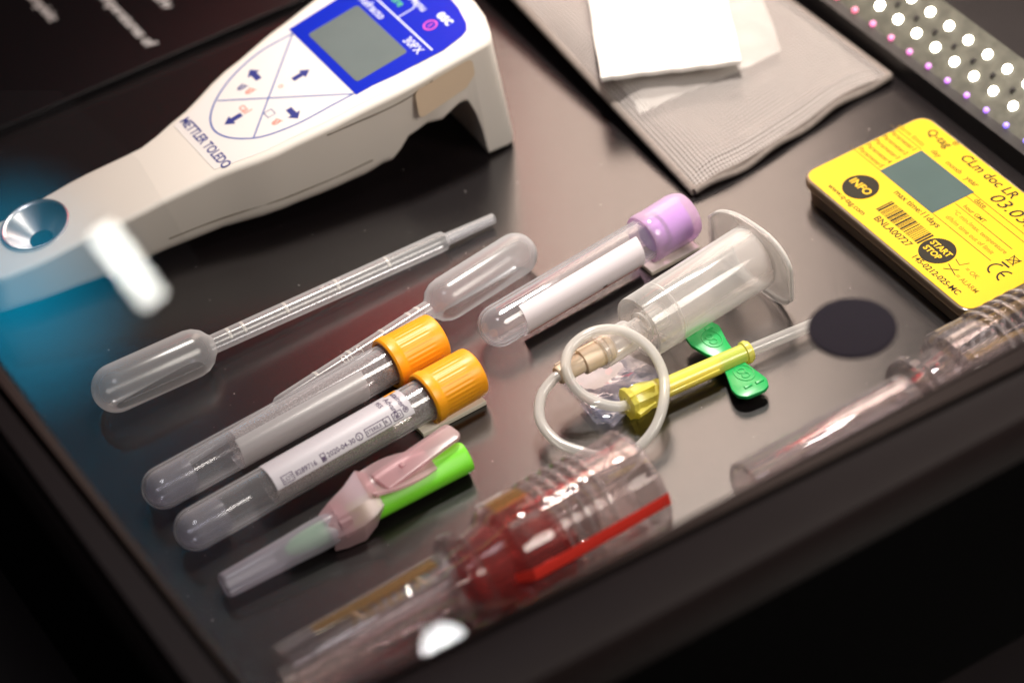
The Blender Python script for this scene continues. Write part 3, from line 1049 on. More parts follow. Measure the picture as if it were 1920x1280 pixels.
# ------------------------------------------------------------------ pipettes
def pipette(name, label, a, b, bulb_len, bulb_r, stem_r0, stem_r1, tip_len, group):
    fr = frame(a, b)
    L_ = (Vector(b) - Vector(a)).length
    root = thing(name, label, 'pipette', (a[0], a[1], 0), group)
    prof = dome(bulb_r, bulb_r, bulb_r, 10) + [(bulb_len - 7, bulb_r)] + [(bulb_len - 4.5, bulb_r * .94), (bulb_len - 2.2, bulb_r * .76), (bulb_len - .8, bulb_r * .52), (bulb_len, stem_r0 * 1.05)]
    bulb = obj('bulb', lathe(fr, prof, 40), 'pe', root)
    obj('seam', lathe((fr[0], fr[1], fr[2], fr[3]), [(6, bulb_r * 1.012), (bulb_len - 7, bulb_r * 1.012)], 2, 174, 177), 'pe', bulb)
    obj('stem', lathe(fr, [(bulb_len + .05, stem_r0), (L_ - tip_len - 2, stem_r1), (L_ - tip_len, stem_r1 * .95), (L_ - tip_len + 1.2, stem_r1 * .62)], 28), 'pe', root)
    obj('tip', lathe(fr, [(L_ - tip_len + 1.25, stem_r1 * .62), (L_ - 0.4, stem_r1 * .52), (L_, stem_r1 * .5), (L_, stem_r1 * .3), (L_ - tip_len + 1.3, stem_r1 * .4)], 24), 'pe', root)
    Ls = L_ - tip_len - bulb_len
    for f in (0.06, 0.12, 0.30, 0.52, 0.74):
        t = bulb_len + Ls * f
        r = stem_r0 + (stem_r1 - stem_r0) * f
        obj('graduation', lathe(fr, [(t, r * 1.02), (t + .5, r * 1.06), (t + 1.0, r * 1.02)], 10, 70, 150), 'tubing', root)
    for f, s in ((0.46, '5.10'),):
        t = bulb_len + Ls * f
        obj('graduation_mark', text_cyl(s, fr, t, 95, 4.5, stem_r0 * 1.03), 'tubing', root, smooth=False)
    return root
pipette('transfer_pipette', 'clear plastic pipette lying alone in front of the refractometer', (-113.0, 46.3, 7.4), (23.6, 47.8, 3.0), 39, 7.3, 2.9, 3.1, 18, 'plastic transfer pipettes')
pipette('transfer_pipette', 'clear plastic pipette lying partly behind the orange capped tubes', (24.2, 26.2, 6.8), (-104.0, 8.2, 5.0), 40, 6.7, 2.9, 2.5, 34, 'plastic transfer pipettes')

# ------------------------------------------------------------------ orange capped tubes
def blood_tube(root, a, b, R, cap_len, cap_r, cap_mat, tube_mat, gel=True):
    fr = frame(a, b)
    L_ = (Vector(b) - Vector(a)).length
    ct = L_ - cap_len
    outer = dome(R, R, R, 10) + [(ct + 3, R)]
    inner = [(ct + 3, R - 0.9)] + list(reversed([(t + 0.0, r) for t, r in dome(R, R - 0.9, R - 0.9, 8)]))
    obj('tube', lathe(fr, outer + inner, 48), tube_mat, root)
    return fr, L_, ct

def ribbed(n, amp, lo, hi):
    def f(t, an):
        if t < lo or t > hi: return 1.0
        return 1.0 + amp * (1 if math.sin(n * an) > 0 else -1) * min(1, (t - lo) / .6, (hi - t) / .6)
    return f

def orange_cap(root, fr, ct, L_, r):
    prof = [(ct, 6.6), (ct - .1, r * .96), (ct + .5, r * 1.02), (ct + 2.6, r * 1.02), (ct + 3.2, r * 0.985)]
    prof += [(ct + 3.6, r * .975), (ct + 4.2, r * .975)] + [(t, r * (0.975 - 0.012 * (t - ct) / 18)) for t in (ct + 6, ct + 9, ct + 12, ct + 13.2, ct + 13.8)]
    prof += [(L_ - 1.4, r * .965), (L_ - .5, r * .94), (L_, r * .86), (L_, 4.6), (L_ - 3, 4.2), (L_ - 3, 0.05)]
    def mod(t, an):
        if ct + 4.0 < t < ct + 13.5:
            return 1.0 + 0.005 * math.tanh(3 * math.sin(34 * an))
        return 1.0
    cap = obj('cap', lathe(fr, prof, 320, mod=mod), 'orange', root, sharp=28)
    return cap

OG = 'orange capped blood tubes'
r1 = thing('blood_tube', 'orange capped blood tube with its label turned away, nearer the pipettes', 'blood tube', (-68, 5, 0), OG)
fr, L_, ct = blood_tube(r1, (-119.0, 2.0, 6.3), (-20.2, 7.2, 8.0), 6.2, 17.8, 7.8, 'orange', 'tube')
orange_cap(r1, fr, ct, L_, 7.8)
obj('gel', lathe(fr, dome(6.2, 5.1, 5.1, 8) + [(12, 5.1), (15, 4.9), (15.3, .05)], 40), 'gel', r1)
obj('clot_coating', lathe(fr, [(30, 5.2), (ct, 5.2)], 40), 'tube_speck', r1)
lb = obj('label', lathe(fr, [(29, 6.30), (29.3, 6.34), (71, 6.34), (71.3, 6.30)], 30, 116, 300), 'frost_label', r1)

r2 = thing('blood_tube', 'orange capped blood tube with printed white label facing up', 'blood tube', (-68, -14, 0), OG)
fr, L_, ct = blood_tube(r2, (-119.0, -17.9, 6.3), (-19.2, -11.8, 8.0), 6.2, 17.8, 7.8, 'orange', 'tube')
orange_cap(r2, fr, ct, L_, 7.8)
obj('gel', lathe(fr, dome(6.2, 5.1, 5.1, 8) + [(12, 5.1), (15, 4.9), (15.3, .05)], 40), 'gel', r2)
obj('clot_coating', lathe(fr, [(30, 5.2), (ct, 5.2)], 40), 'tube_speck', r2)
lb = obj('label', lathe(fr, [(30, 6.30), (30.3, 6.34), (75.7, 6.34), (76, 6.30)], 30, 40, 152), 'label', r2)
RI = 6.40
def lt(s, t, ang, size, along=True, bold=0.0, mat='ink_purple'):
    obj('lettering', text_cyl(s, fr, t, ang, size, RI, along, bold), mat, lb, smooth=False)
def lbox(t0, t1, a0, a1):
    P = []
    for (ta, aa, tb, ab) in ((t0, a0, t1, a0), (t1, a0, t1, a1), (t1, a1, t0, a1), (t0, a1, t0, a0)):
        P.append((ta, aa, tb, ab))
    o, x, y, z = fr
    V, Fc = [], []
    for ta, aa, tb, ab in P:
        k = len(V)
        steps = 4
        for i in range(steps + 1):
            t = ta + (tb - ta) * i / steps; an = aa + (ab - aa) * i / steps
            for w in (0, 1):
                t2 = t + (0.25 * w if ta == tb else 0); a2 = math.radians(an + (2.0 * w if ta != tb else 0))
                V.append(o + x * t2 + y * (math.cos(a2) * RI) + z * (math.sin(a2) * RI))
        for i in range(steps):
            Fc.append((k + 2 * i, k + 2 * i + 1, k + 2 * i + 3, k + 2 * i + 2))
    obj('print_box', (V, Fc), 'ink_purple', lb, smooth=False)
lt('LOT', 32.7, 142, 1.7, bold=0.012); lbox(32.2, 35.8, 146, 125)
lt('8289716', 36.6, 142.5, 2.0, bold=0.014)
lt('2020-04-30', 47.2, 141.5, 2.0, bold=0.014)
obj('expiry_symbol', lathe(fr, [(45.3, RI), (46.4, RI)], 4, 133, 143), 'ink_purple', lb, smooth=False)
lbox(45.2, 46.5, 144, 124)
o_, x_, y_, z_ = fr
def ring_cyl(t0, a0, r, w=.3):
    V, Fc = [], []
    for k in range(24):
        a = 2 * math.pi * k / 24
        for q in (0, -w):
            t = t0 + (r + q) * math.cos(a); an = math.radians(a0 + math.degrees((r + q) * math.sin(a) / RI))
            V.append(o_ + x_ * t + y_ * (math.cos(an) * RI) + z_ * (math.sin(an) * RI))
    for k in range(24):
        j = (k + 1) % 24
        Fc.append((2 * k, 2 * k + 1, 2 * j + 1, 2 * j))
    return V, Fc
obj('single_use_symbol', ring_cyl(58.0, 134, 1.15, .28), 'ink_purple', lb, smooth=False)
lt('2', 57.5, 139, 1.5, bold=.01)
lt('STERILE', 60.4, 140, 1.5, bold=0.012); lt('R', 66.7, 140, 1.5, bold=.012); lbox(60.0, 66.2, 144, 124); lbox(66.2, 68.2, 144, 124)
lt('IVD', 69.7, 140, 1.5, bold=0.012); lbox(69.2, 72.3, 144, 124)
lt('utainer®', 73.0, 66, 2.3, False, 0.016); lt('Advance', 70.2, 74, 2.2, False, 0.012); lt('955', 67.6, 70, 2.0, False, 0.012)
obj('orange_print', lathe(fr, [(71.6, RI), (75.4, RI)], 6, 48, 64), 'orange', lb, smooth=False)

def foam_pad(label, c, rotz, s=(15, 15, 1.6)):
    o = obj('mounting_pad', box((0, 0, 0), s, bev=0.2), 'foam', None)
    o.matrix_world = Matrix.Translation(Vector(c) * MM) @ Matrix.Rotation(rotz, 4, 'Z')
    return tag(o, label, 'pad', 'foam mounting pads')

foam_pad('cream foam pad under the orange cap of the printed tube', (-31.0, -12.2, 0.85), 0.03, (21.5, 13, 1.6))

# ------------------------------------------------------------------ lavender tube
r3 = thing('blood_tube', 'clear blood tube with translucent lavender cap and white label', 'blood tube', (30, 5, 0))
fr, L_, ct = blood_tube(r3, (-9.0, 1.2, 6.6), (68.6, 8.2, 7.9), 6.4, 17.5, 7.8, None, 'tube')
LR = 7.8
prof = [(ct, 6.6), (ct - .1, LR * .95), (ct + .6, LR), (ct + 3, LR), (ct + 4, LR * .99), (L_ - 4, LR * 1.02), (L_ - 2, LR * .99), (L_ - .4, LR * .9), (L_, LR * .78), (L_, 5.2), (L_ - 1.5, 4.8)]
obj('cap', lathe(fr, prof, 64, mod=lambda t, an: 1 + (0.012 if (ct + 4 < t < L_ - 3 and math.sin(6 * an) > .55) else 0)), 'lavender', r3)
obj('stopper', lathe(fr, [(ct + 2, 0.05), (ct + 2, 4.8), (ct + 6, 5.0), (ct + 6.2, 6.6), (L_ - 3.2, 6.6), (L_ - 3, 0.05)], 40), 'stopper', r3)
lb3 = obj('label', lathe(fr, [(12, 6.60), (12.3, 6.66), (55.7, 6.66), (56, 6.60)], 30, 116, 240), 'label_lav', r3)
obj('label_stripe', lathe(fr, [(13, 6.70), (55, 6.70)], 4, 205, 211), 'ink_red', lb3, smooth=False)
obj('label_mark', lathe(fr, [(40, 6.71), (41.6, 6.71)], 4, 196, 203), 'ink', lb3, smooth=False)
foam_pad('cream foam pad under the lavender cap', (57.5, 4.6, 0.85), 0.04, (18, 11, 1.6))

# ------------------------------------------------------------------ blood collection set (holder, tubing, winged needle)
BS = thing('blood_collection_set', 'clear tube holder joined by looped tubing to a green winged needle', 'collection set', (25, -40, 0))
ha, hb = Vector((26.2, -29.0, 11.6)), Vector((70.0, -23.6, 11.8))
fr = frame(ha, hb)
HL = (hb - ha).length
hr = 9.5
prof = [(0, hr - 1.2), (0, hr), (.3, hr + .1), (HL, hr + .5), (HL, hr - .7), (9.2, hr - 1.2), (9.0, hr - 1.3)]
hold = obj('holder_barrel', lathe(fr, prof, 64), 'holder', BS)
obj('holder_base', lathe(fr, [(9.0, hr - 1.2), (8.8, 4.2), (3.0, 3.9), (2.6, 3.4), (2.6, 2.0), (8.6, 2.0)], 48), 'holder', hold)
obj('barrel_collar', lathe(fr, [(8.8, hr + .16), (9.0, hr + .32), (9.4, hr + .32), (9.6, hr + .17)], 64), 'holder', hold)
obj('barrel_rib', lathe(fr, [(10, hr + .20), (HL - 1, hr + .55)], 3, 104, 108), 'holder', hold)
obj('barrel_rib', lathe(fr, [(10, hr + .20), (HL - 1, hr + .55)], 3, 70, 73), 'holder', hold)
# flange plate
o_, x_, y_, z_ = fr
def flange():
    n = 72
    prof2 = []
    for k in range(n):
        a = 2 * math.pi * k / n
        c, s = math.cos(a), math.sin(a)
        yy = 18.6 * abs(c) ** 0.62 * (1 if c > 0 else -1)
        zz = 11.7 * abs(s) ** 0.85 * (1 if s > 0 else -1)
        yy = max(-17.6, min(17.6, yy))
        prof2.append((yy, zz))
    V, Fc = [], []
    rings = []
    for t, f in ((0, 0.985), (.25, 1.0), (1.35, 1.0), (1.6, 0.985)):
        rings.append([(t, y * f, z * f) for y, z in prof2])
    for t in (1.6, 0):
        rings.append([(t, (hr - .2) * math.cos(2 * math.pi * k / n), (hr - .2) * math.sin(2 * math.pi * k / n)) for k in range(n)])
    rings.append(rings[0])
    for rg in rings[:-1]:
        for t, y, z in rg:
            bend = -2.2 * (abs(y) / 20) ** 2
            V.append(o_ + x_ * (HL - 0.3 + t + bend) + y_ * y + z_ * z)
    m = len(rings) - 1
    for i in range(m):
        for k in range(n):
            k2 = (k + 1) % n; j = (i + 1) % m
            Fc.append((i * n + k, i * n + k2, j * n + k2, j * n + k))
    return V, Fc
obj('flange', flange(), 'flange', BS)
fpts = []
for k in range(73):
    a_ = 2 * math.pi * k / 72
    c_, s_ = math.cos(a_), math.sin(a_)
    yy = max(-17.6, min(17.6, 18.6 * abs(c_) ** 0.62 * (1 if c_ > 0 else -1))); zz = 11.7 * abs(s_) ** 0.85 * (1 if s_ > 0 else -1)
    fpts.append(o_ + x_ * (HL + 1.25 - 2.2 * (abs(yy) / 20) ** 2) + y_ * yy * .97 + z_ * zz * .97)
obj('flange_rim', sweep(fpts, 0.55, 8, caps=False), 'flange_rim', BS)
# luer adapter
aa, ab = Vector((30.5, -29.2, 12.2)), Vector((10.5, -31.9, 12.8))
fra = frame(aa, ab)
AL = (ab - aa).length
obj('luer_adapter', lathe(fra, [(-4, 2.2), (2, 2.4), (3.2, 4.4), (4.0, 4.6), (4.6, 3.4), (8, 3.3), (8.6, 4.5), (9.4, 4.8), (AL - 2, 5.0), (AL, 4.9), (AL, 4.0), (9, 3.6)], 40), 'holder', BS)
ca, cb = Vector((14.0, -31.5, 12.8)), Vector((-3.6, -32.0, 12.2))
frc = frame(ca, cb)
con = obj('connector', lathe(frc, [(-1, 3.2), (0, 3.9), (0.4, 4.2), (1.2, 4.2), (1.5, 3.9), (9.3, 3.8), (9.6, 3.0), (17.2, 2.8), (17.6, 2.5), (17.6, 1.4)], 40), 'beige', BS)
for an in (60, 120, 180, 240):
    obj('connector_rib', lathe(frc, [(9.6, 3.0), (9.7, 3.6), (17.0, 3.3), (17.4, 2.7)], 3, an - 7, an + 7), 'beige', con)
obj('connector_rib', lathe(frc, [(1.5, 3.9), (1.6, 4.25), (9.2, 4.1), (9.3, 3.8)], 3, 150, 162), 'beige', con)
# tubing: one and a half loops
pth = [(1052, 702, 12.6), (1036, 712, 12.4), (1014, 745, 10.5), (1014, 790, 8), (1045, 828, 6), (1090, 846, 5), (1140, 856, 4), (1188, 845, 4.5), (1226, 805, 7), (1244, 755, 10),
       (1243, 700, 12.5), (1215, 650, 16), (1165, 620, 19), (1112, 622, 20.5), (1072, 650, 19.5), (1061, 688, 17.5), (1080, 728, 13), (1115, 752, 9), (1155, 762, 6.5), (1182, 757, 5.2)]
obj('tubing', sweep(spline([at(*p) for p in pth], 10), 1.5, 18), 'tubing', BS)
# yellow hub and sleeve
ya, yb_ = Vector((9.0, -47.6, 5.4)), Vector((50.0, -49.6, 4.6))
fry = frame(ya, yb_)
YL = (yb_ - ya).length
hub = obj('needle_hub', lathe(fry, [(0, 2.2), (0.2, 4.7), (1.6, 5.0), (2.2, 4.4), (4.5, 4.6), (6.5, 4.2), (9, 3.9), (11.5, 3.5), (11.6, 2.5)], 10, mod=lambda t, an: 1 + .07 * math.sin(3 * an + t)), 'yel_clear', BS, sharp=20)
obj('hub_fin', box(ya + fry[1] * 4.2 + Vector((0, -1.0, 3.2)), (8.5, 1.0, 3.4), rot=Matrix.Rotation(0.3, 3, 'X')), 'yel_clear', hub, smooth=False)
obj('hub_fin', box(ya + fry[1] * 3.6 + Vector((0, -4.6, 0.2)), (6.5, 1.6, 1.2), rot=Matrix.Rotation(0.2, 3, 'Z')), 'yel_clear', hub, smooth=False)
slv = obj('sleeve', lathe(fry, [(10.5, 3.0), (YL - 2.5, 2.8), (YL - 2.2, 2.8), (YL - 2.0, 3.4), (YL - .8, 3.5), (YL - .6, 3.2), (YL, 3.0), (YL, 2.0)], 36), 'yel_clear', BS)
obj('sleeve_rail', box(ya + fry[1] * 20 + Vector((0, -2.8, 0.3)), (18, 0.8, 1.2), rot=Matrix.Rotation(-0.05, 3, 'Z'), bev=.2), 'yel_clear', slv)
obj('core', lathe(fry, [(9, 0.05), (9, 1.9), (31, 1.8), (31, 0.05)], 20), 'yel_core', slv)
obj('core_socket', lathe(fry, [(30.5, 0.05), (30.5, 2.4), (39, 2.2), (39, 0.05)], 20), 'green_wing', slv)
sa, sb = Vector((48.5, -49.5, 4.7)), Vector((84, -51.6, 3.2))
obj('needle_sheath', lathe(frame(sa, sb), [(0, 1.5), (0.5, 1.9), (33, 1.75), (35, 1.5), (35.4, .1)], 28), 'sheath', BS)
def wing(pts, zc, tilt):
    p2 = [at(*p, zc).xy for p in pts]
    c = sum((Vector(p) for p in p2), Vector((0, 0))) / len(p2)
    root_y = -49.0
    pl = round_poly(p2, 2.5, 5)
    zf = lambda x, y: tilt * abs(y - root_y)
    w = obj('wing', prism(pl, zc - 0.7, zc + .7, 0.35, zf=zf), 'green_wing', BS)
    return w, c, zf
def wing_details(w, zc, zf, logo, slots):
    zz = lambda x, y: zc + .74 + zf(x, y)
    c = at(*logo, zc)
    def oval(cx, cy_, rx, ry):
        pts = [Vector((cx + rx * math.cos(k * math.pi / 12), cy_ + ry * math.sin(k * math.pi / 12), 0)) for k in range(25)]
        return sweep([Vector((p.x, p.y, zz(p.x, p.y))) for p in pts], 0.2, 6, caps=False)
    obj('embossed_oval', oval(c.x, c.y, 2.7, 3.6), 'green_wing', w)
    obj('embossed_mark', oval(c.x - .2, c.y + 1.1, 1.1, 1.0), 'green_wing', w)
    obj('embossed_mark', oval(c.x - .2, c.y - 1.2, 1.1, 1.0), 'green_wing', w)
    for s in slots:
        q = at(*s, zc)
        obj('raised_bar', box((q.x, q.y, zc + .75 + zf(q.x, q.y)), (2.6, 1.1, 0.7), bev=0.2), 'green_wing', w)
w1, c1, zf1 = wing([(1282, 634), (1293, 623), (1330, 608), (1349, 615), (1362, 640), (1376, 660), (1345, 676), (1322, 667), (1296, 652)], 4.2, 0.05)
wing_details(w1, 4.2, zf1, (1335, 641), ((1299, 632), (1329, 622)))
w2, c2, zf2 = wing([(1352, 686), (1386, 670), (1400, 684), (1438, 713), (1442, 727), (1434, 736), (1402, 749), (1383, 747), (1372, 735), (1361, 704)], 3.4, 0.03)
wing_details(w2, 3.4, zf2, (1395, 703), ((1403, 729), (1424, 720)))

# clear film packet under the connector
FP = thing('film_packet', 'crumpled clear plastic packet under the looped tubing', 'packet', (12, -35, 0))
def packet(corners, z, seed, amp):
    rn = random.Random(seed)
    A, B, C, D = [Vector(at(*c, z).xy) for c in corners]
    N_ = 16
    V, Fc = [], []
    ph = [(rn.uniform(-.5, .5), rn.uniform(-.5, .5), rn.uniform(0, 6)) for _ in range(5)]
    for j in range(N_ + 1):
        for i in range(N_ + 1):
            p = A.lerp(B, i / N_).lerp(D.lerp(C, i / N_), j / N_)
            h = sum(abs(math.sin(a * i + b * j + c)) for a, b, c in ph) / 5
            V.append(Vector((p.x + rn.uniform(-.1, .1), p.y + rn.uniform(-.1, .1), z + amp * h)))
    for j in range(N_):
        for i in range(N_):
            k = j * (N_ + 1) + i
            Fc += [(k, k + 1, k + N_ + 2), (k, k + N_ + 2, k + N_ + 1)]
    return V, Fc
obj('front_film', packet([(1045, 705), (1128, 640), (1242, 700), (1150, 805)], 0.8, 3, 1.0), 'film', FP, sharp=25)
obj('folded_film', packet([(1100, 760), (1175, 690), (1225, 740), (1152, 806)], 1.6, 8, 2.2), 'film', FP, sharp=25)
obj('sealed_edge', packet([(1085, 762), (1100, 752), (1150, 795), (1120, 800)], 1.2, 5, 1.2), 'film', FP, sharp=25)

# ------------------------------------------------------------------ safety needle with lime sheath
SN = thing('safety_needle', 'capped safety needle with pink hinged shield and lime green sheath', 'needle', (-78, -38, 0))
na, nb = Vector((-116.0, -39.3, 4.2)), Vector((-78.0, -38.8, 5.4))
fr = frame(na, nb)
def hexish(t, an):
    return 1.0 / max(0.90, 0.5 * (abs(math.cos(an)) ** 6 + abs(math.sin(an)) ** 6) + 0.62)
NL = (nb - na).length
cap = obj('needle_cap', lathe(fr, [(0.4, .1), (0.2, 2.6), (0, 3.3), (0.4, 3.7), (1, 3.9), (20, 4.5), (NL - 10, 4.9), (NL - 1, 5.0), (NL, 4.8), (NL, 4.2)], 40, mod=lambda t, an: 1 + .05 * math.cos(4 * an)), 'frost', SN)
obj('cap_rib', lathe(fr, [(2, 3.6), (3, 4.25), (22, 4.85), (25, 5.1), (27, 4.9)], 3, 160, 168), 'frost', cap)
obj('inner_hub', lathe(fr, [(19, 0.05), (19.5, 1.2), (22, 2.6), (26, 3.2), (NL + 4, 3.6), (NL + 4, .05)], 28), 'hub_green', SN)
obj('collar', lathe(fr, [(NL - 3, 4.4), (NL - 2.8, 5.8), (NL + .6, 6.0), (NL + .8, 5.0)], 8), 'pink', SN, sharp=15)
ga, gb = Vector((-80.0, -38.8, 5.0)), Vector((-38.0, -37.2, 5.0))
frg = frame(ga, gb)
GL = (gb - ga).length
obj('lime_sheath', lathe(frg, [(0, 3.2), (5, 4.2), (GL - 1.4, 4.9), (GL - .4, 4.6), (GL, 3.6), (GL - .2, .05)], 48, mod=lambda t, an: 1 + .045 * math.cos(4 * an)), 'lime', SN)
# pink shield: wedge-shaped clip round the hub, saddle and lever
sh = at
def quad_strip(rows):
    n = len(rows[0]); V, Fc = [], []
    for r in rows: V += r
    for i in range(len(rows) - 1):
        for k in range(n - 1):
            Fc.append((i * n + k, i * n + k + 1, (i + 1) * n + k + 1, (i + 1) * n + k))
    return V, Fc
def solid(vf, t=0.8):
    V, Fc = vf
    me = bpy.data.meshes.new('tmp'); me.from_pydata([tuple(v) for v in V], [], Fc); me.update()
    bm = bmesh.new(); bm.from_mesh(me)
    bmesh.ops.recalc_face_normals(bm, faces=bm.faces)
    bmesh.ops.solidify(bm, geom=bm.faces[:], thickness=t)
    bm.verts.index_update()
    V = [v.co.copy() for v in bm.verts]; Fc = [tuple(v.index for v in f.verts) for f in bm.faces]
    bm.free(); bpy.data.meshes.remove(me)
    return V, Fc
# wedge-shaped clip wrapped round the hub: flat facets, a fin rising on the far side
SEC = [(-84.0, [(-4.4, 1.0), (-4.9, 6.0), (-2.6, 9.4), (2.6, 9.6), (4.8, 6.0), (4.4, 1.0)]),
       (-80.5, [(-5.3, 0.7), (-5.9, 6.5), (-2.8, 10.4), (3.0, 11.6), (5.6, 7.0), (5.0, 1.2)]),
       (-75.0, [(-5.8, 0.6), (-6.6, 7.0), (-3.0, 11.2), (3.8, 13.6), (6.4, 9.0), (5.6, 2.0)]),
       (-70.5, [(-4.6, 2.4), (-6.0, 8.0), (-2.6, 11.4), (4.6, 16.4), (6.8, 11.5), (5.6, 5.0)]),
       (-67.5, [(-3.8, 6.0), (-4.8, 8.8), (-1.6, 11.2), (4.2, 14.0), (5.6, 11.6), (4.8, 9.0)])]
rows = [[Vector((x, -38.8 + 0.02 * (x + 84) + y, z)) for y, z in pts] for x, pts in SEC]
shield = obj('shield', solid(quad_strip(rows), 0.7), 'pink', SN, sharp=12)
def saddle():
    rows = []
    for k in range(13):
        t = k / 12
        x = -69.0 + 20.0 * t
        w = 5.6 + 1.6 * math.sin(math.pi * t) - 2.0 * t
        zc = 10.4 + 0.2 * math.sin(math.pi * t)
        row = []
        for j in range(11):
            s = -1 + 2 * j / 10
            y = -37.6 + 0.04 * (x + 69) + s * w
            row.append(Vector((x, y, zc + 2.6 * abs(s) ** 2.2 * (1 - .6 * t) - 2.6 * t * (1 if s < 0 else .2) * abs(s) ** 1.5)))
        rows.append(row)
    return quad_strip(rows)
obj('saddle', solid(saddle(), 0.7), 'pink', shield, sharp=60)
l0, l1 = at(712, 905, 11.8), at(853, 806, 12.8)
frl = frame(l0, l1)
LL = (l1 - l0).length
pl = round_poly([(0, -4.2), (LL, -3.4), (LL, 3.4), (0, 3.8)], [0.5, 2.2, 2.2, .5], 6)
V, Fc = prism(pl, -0.7, 0.7, 0.3)
V = [frl[0] + frl[1] * p.x + frl[2] * p.y + frl[3] * p.z for p in V]
lev = obj('lever', (V, Fc), 'pink', shield)
V, Fc = box((0, 0, 0), (1.5, 1.6, .7), bev=.15)
V = [frl[0] + frl[1] * (LL * .30 + p.x) + frl[2] * (p.y) + frl[3] * (0.95 + p.z) for p in V]
obj('stud', (V, Fc), 'pink', lev)

# ------------------------------------------------------------------ the two clear sampling vials
def sampling_vial(name, label, a, b, nz, red):
    fr = frame(a, b)
    root = thing(name, label, 'vial', (a[0], a[1], 0), 'clear sampling vials')
    L_ = (Vector(b) - Vector(a)).length
    noz = obj('nozzle_tube', lathe(fr, [(0, 7.4), (0, 9.0), (.6, 9.4), (nz - 4, 9.9), (nz, 9.9), (nz, 8.7), (1, 7.8), (0, 7.4)], 56), 'vial', root)
    obj('inner_tube', lathe(fr, [(18, .1), (18.5, 2.0), (19, 3.0), (nz - 2, 3.4), (nz - 2, .1)], 30), 'vial', noz)
    obj('collar', lathe(fr, [(nz + .2, 8.0), (nz + .2, 13.0), (nz + 1, 13.6), (nz + 3.5, 13.6), (nz + 4.2, 13.0), (nz + 4.4, 9.0), (nz + .2, 8.0)], 56), 'vial', root)
    q = nz + 4.6
    prof = [(q, 7.6), (q, 9.0), (q + .9, 10.5), (q + 4.4, 11.2), (q + 7.4, 12.0), (q + 8.4, 14.0), (q + 9.4, 14.8), (q + 13.4, 15.0), (q + 20.0, 15.0)]
    inner = []
    for k in range(5):
        t = q + 21.5 + k * 3.7
        prof += [(t, 14.5), (t + .5, 15.0), (t + 1.0, 16.0), (t + 1.8, 16.0), (t + 2.3, 15.0), (t + 2.8, 14.5)]
    prof += [(q + 41.5, 15.1), (L_ - 1.6, 15.4), (L_ - .5, 15.1), (L_, 14.2), (L_, 12.4)]
    prof += [(L_ - 1, 12.6), (q + 22, 12.6), (q + 11, 12.2), (q + 9, 10.4), (q + 5, 9.4), (q + 1.5, 8.6), (q, 7.6)]
    body_ = obj('threaded_body', lathe(fr, prof, 72), 'vial_pink' if red else 'vial', root)
    obj('end_disc', lathe(fr, [(L_ - 1.4, .05), (L_ - 1.4, 12.3)], 40), 'cloud', root)
    obj('inner_core', lathe(fr, [(q + 2, 1.0), (q + 2, 3.6), (q + 14, 4.4), (q + 16, 7.6), (q + 17, 7.8), (q + 18, 5.0), (q + 34, 5.4), (q + 36, 8.0), (q + 37, .1)], 28), 'cloud', root)
    for k in range(14):
        an = k * 360 / 14
        obj('body_rib', lathe(fr, [(q + 10, 14.7), (q + 10.3, 15.8), (q + 19.2, 15.9), (q + 19.6, 15.0)], 2, an, an + 7), 'cloud', body_)
    for k in range(5):
        t = q + 21.5 + k * 3.7
        obj('thread', lathe(fr, [(t + .9, 16.03), (t + 1.4, 16.12), (t + 1.9, 16.03)], 60, 20, 250), 'cloud', body_)
    obj('end_knurl', lathe(fr, [(L_ - 2.4, 15.45), (L_ - 2.2, 15.8), (L_ - 1.0, 15.7), (L_ - .8, 15.3)], 288, mod=lambda t, an: 1 + .012 * math.sin(72 * an)), 'vial', root)
    return fr, root, L_, q
fv, rv, Lv, q = sampling_vial('sampling_vial', 'clear ribbed sampling vial with red strip and red liquid in front', (-121, -88.5, 15.6), (-10.4, -84.6, 16.4), 52, True)
obj('red_strip', lathe(fv, [(q + 6, 12.6), (q + 9, 15.2), (q + 10, 16.0), (q + 20, 16.25), (q + 40, 16.25), (Lv - .8, 15.9), (Lv - .2, 15.0)], 6, 152, 164), 'red', rv)
def half_fill(fr, prof, a0, a1, seg=30):
    V, Fc = lathe(fr, prof, seg, a0, a1)
    n = seg + 1
    for i in range(len(prof) - 1):
        Fc.append((i * n, (i + 1) * n, (i + 1) * n + seg, i * n + seg))
    Fc.append(tuple(range(n))); Fc.append(tuple((len(prof) - 1) * n + k for k in range(n)))
    return V, Fc
obj('red_liquid', half_fill(fv, [(q - 3.0, 7.0), (q + 1.6, 8.2), (q + 5, 9.2), (q + 9, 10.2), (q + 11, 12.0), (q + 20, 12.4), (q + 26, 12.4)], 146, 384), 'vial_red', rv)
obj('amber_strip', lathe(fv, [(10, 9.75), (47, 10.0)], 6, 62, 88), 'amber', rv)
obj('amber_strip', lathe(fv, [(q + 10, 15.9), (q + 20, 15.95)], 6, 62, 84), 'amber', rv)
V, Fc = text_cyl('A63227A', fv, 19, 108, 6.0, 10.1, True, 0.01)
obj('embossed_lettering', (V, Fc), 'amber', rv, smooth=False)
fv2, rv2, Lv2, q2 = sampling_vial('sampling_vial', 'clear ribbed sampling vial half hidden by the front rail', (10.5, -105.2, 15.6), (137, -105.0, 16.2), 55, False)
V, Fc = text_cyl('A63229', fv2, 22, 150, 6.0, 10.1, True, 0.01)
obj('embossed_lettering', (V, Fc), 'cloud', rv2, smooth=False)

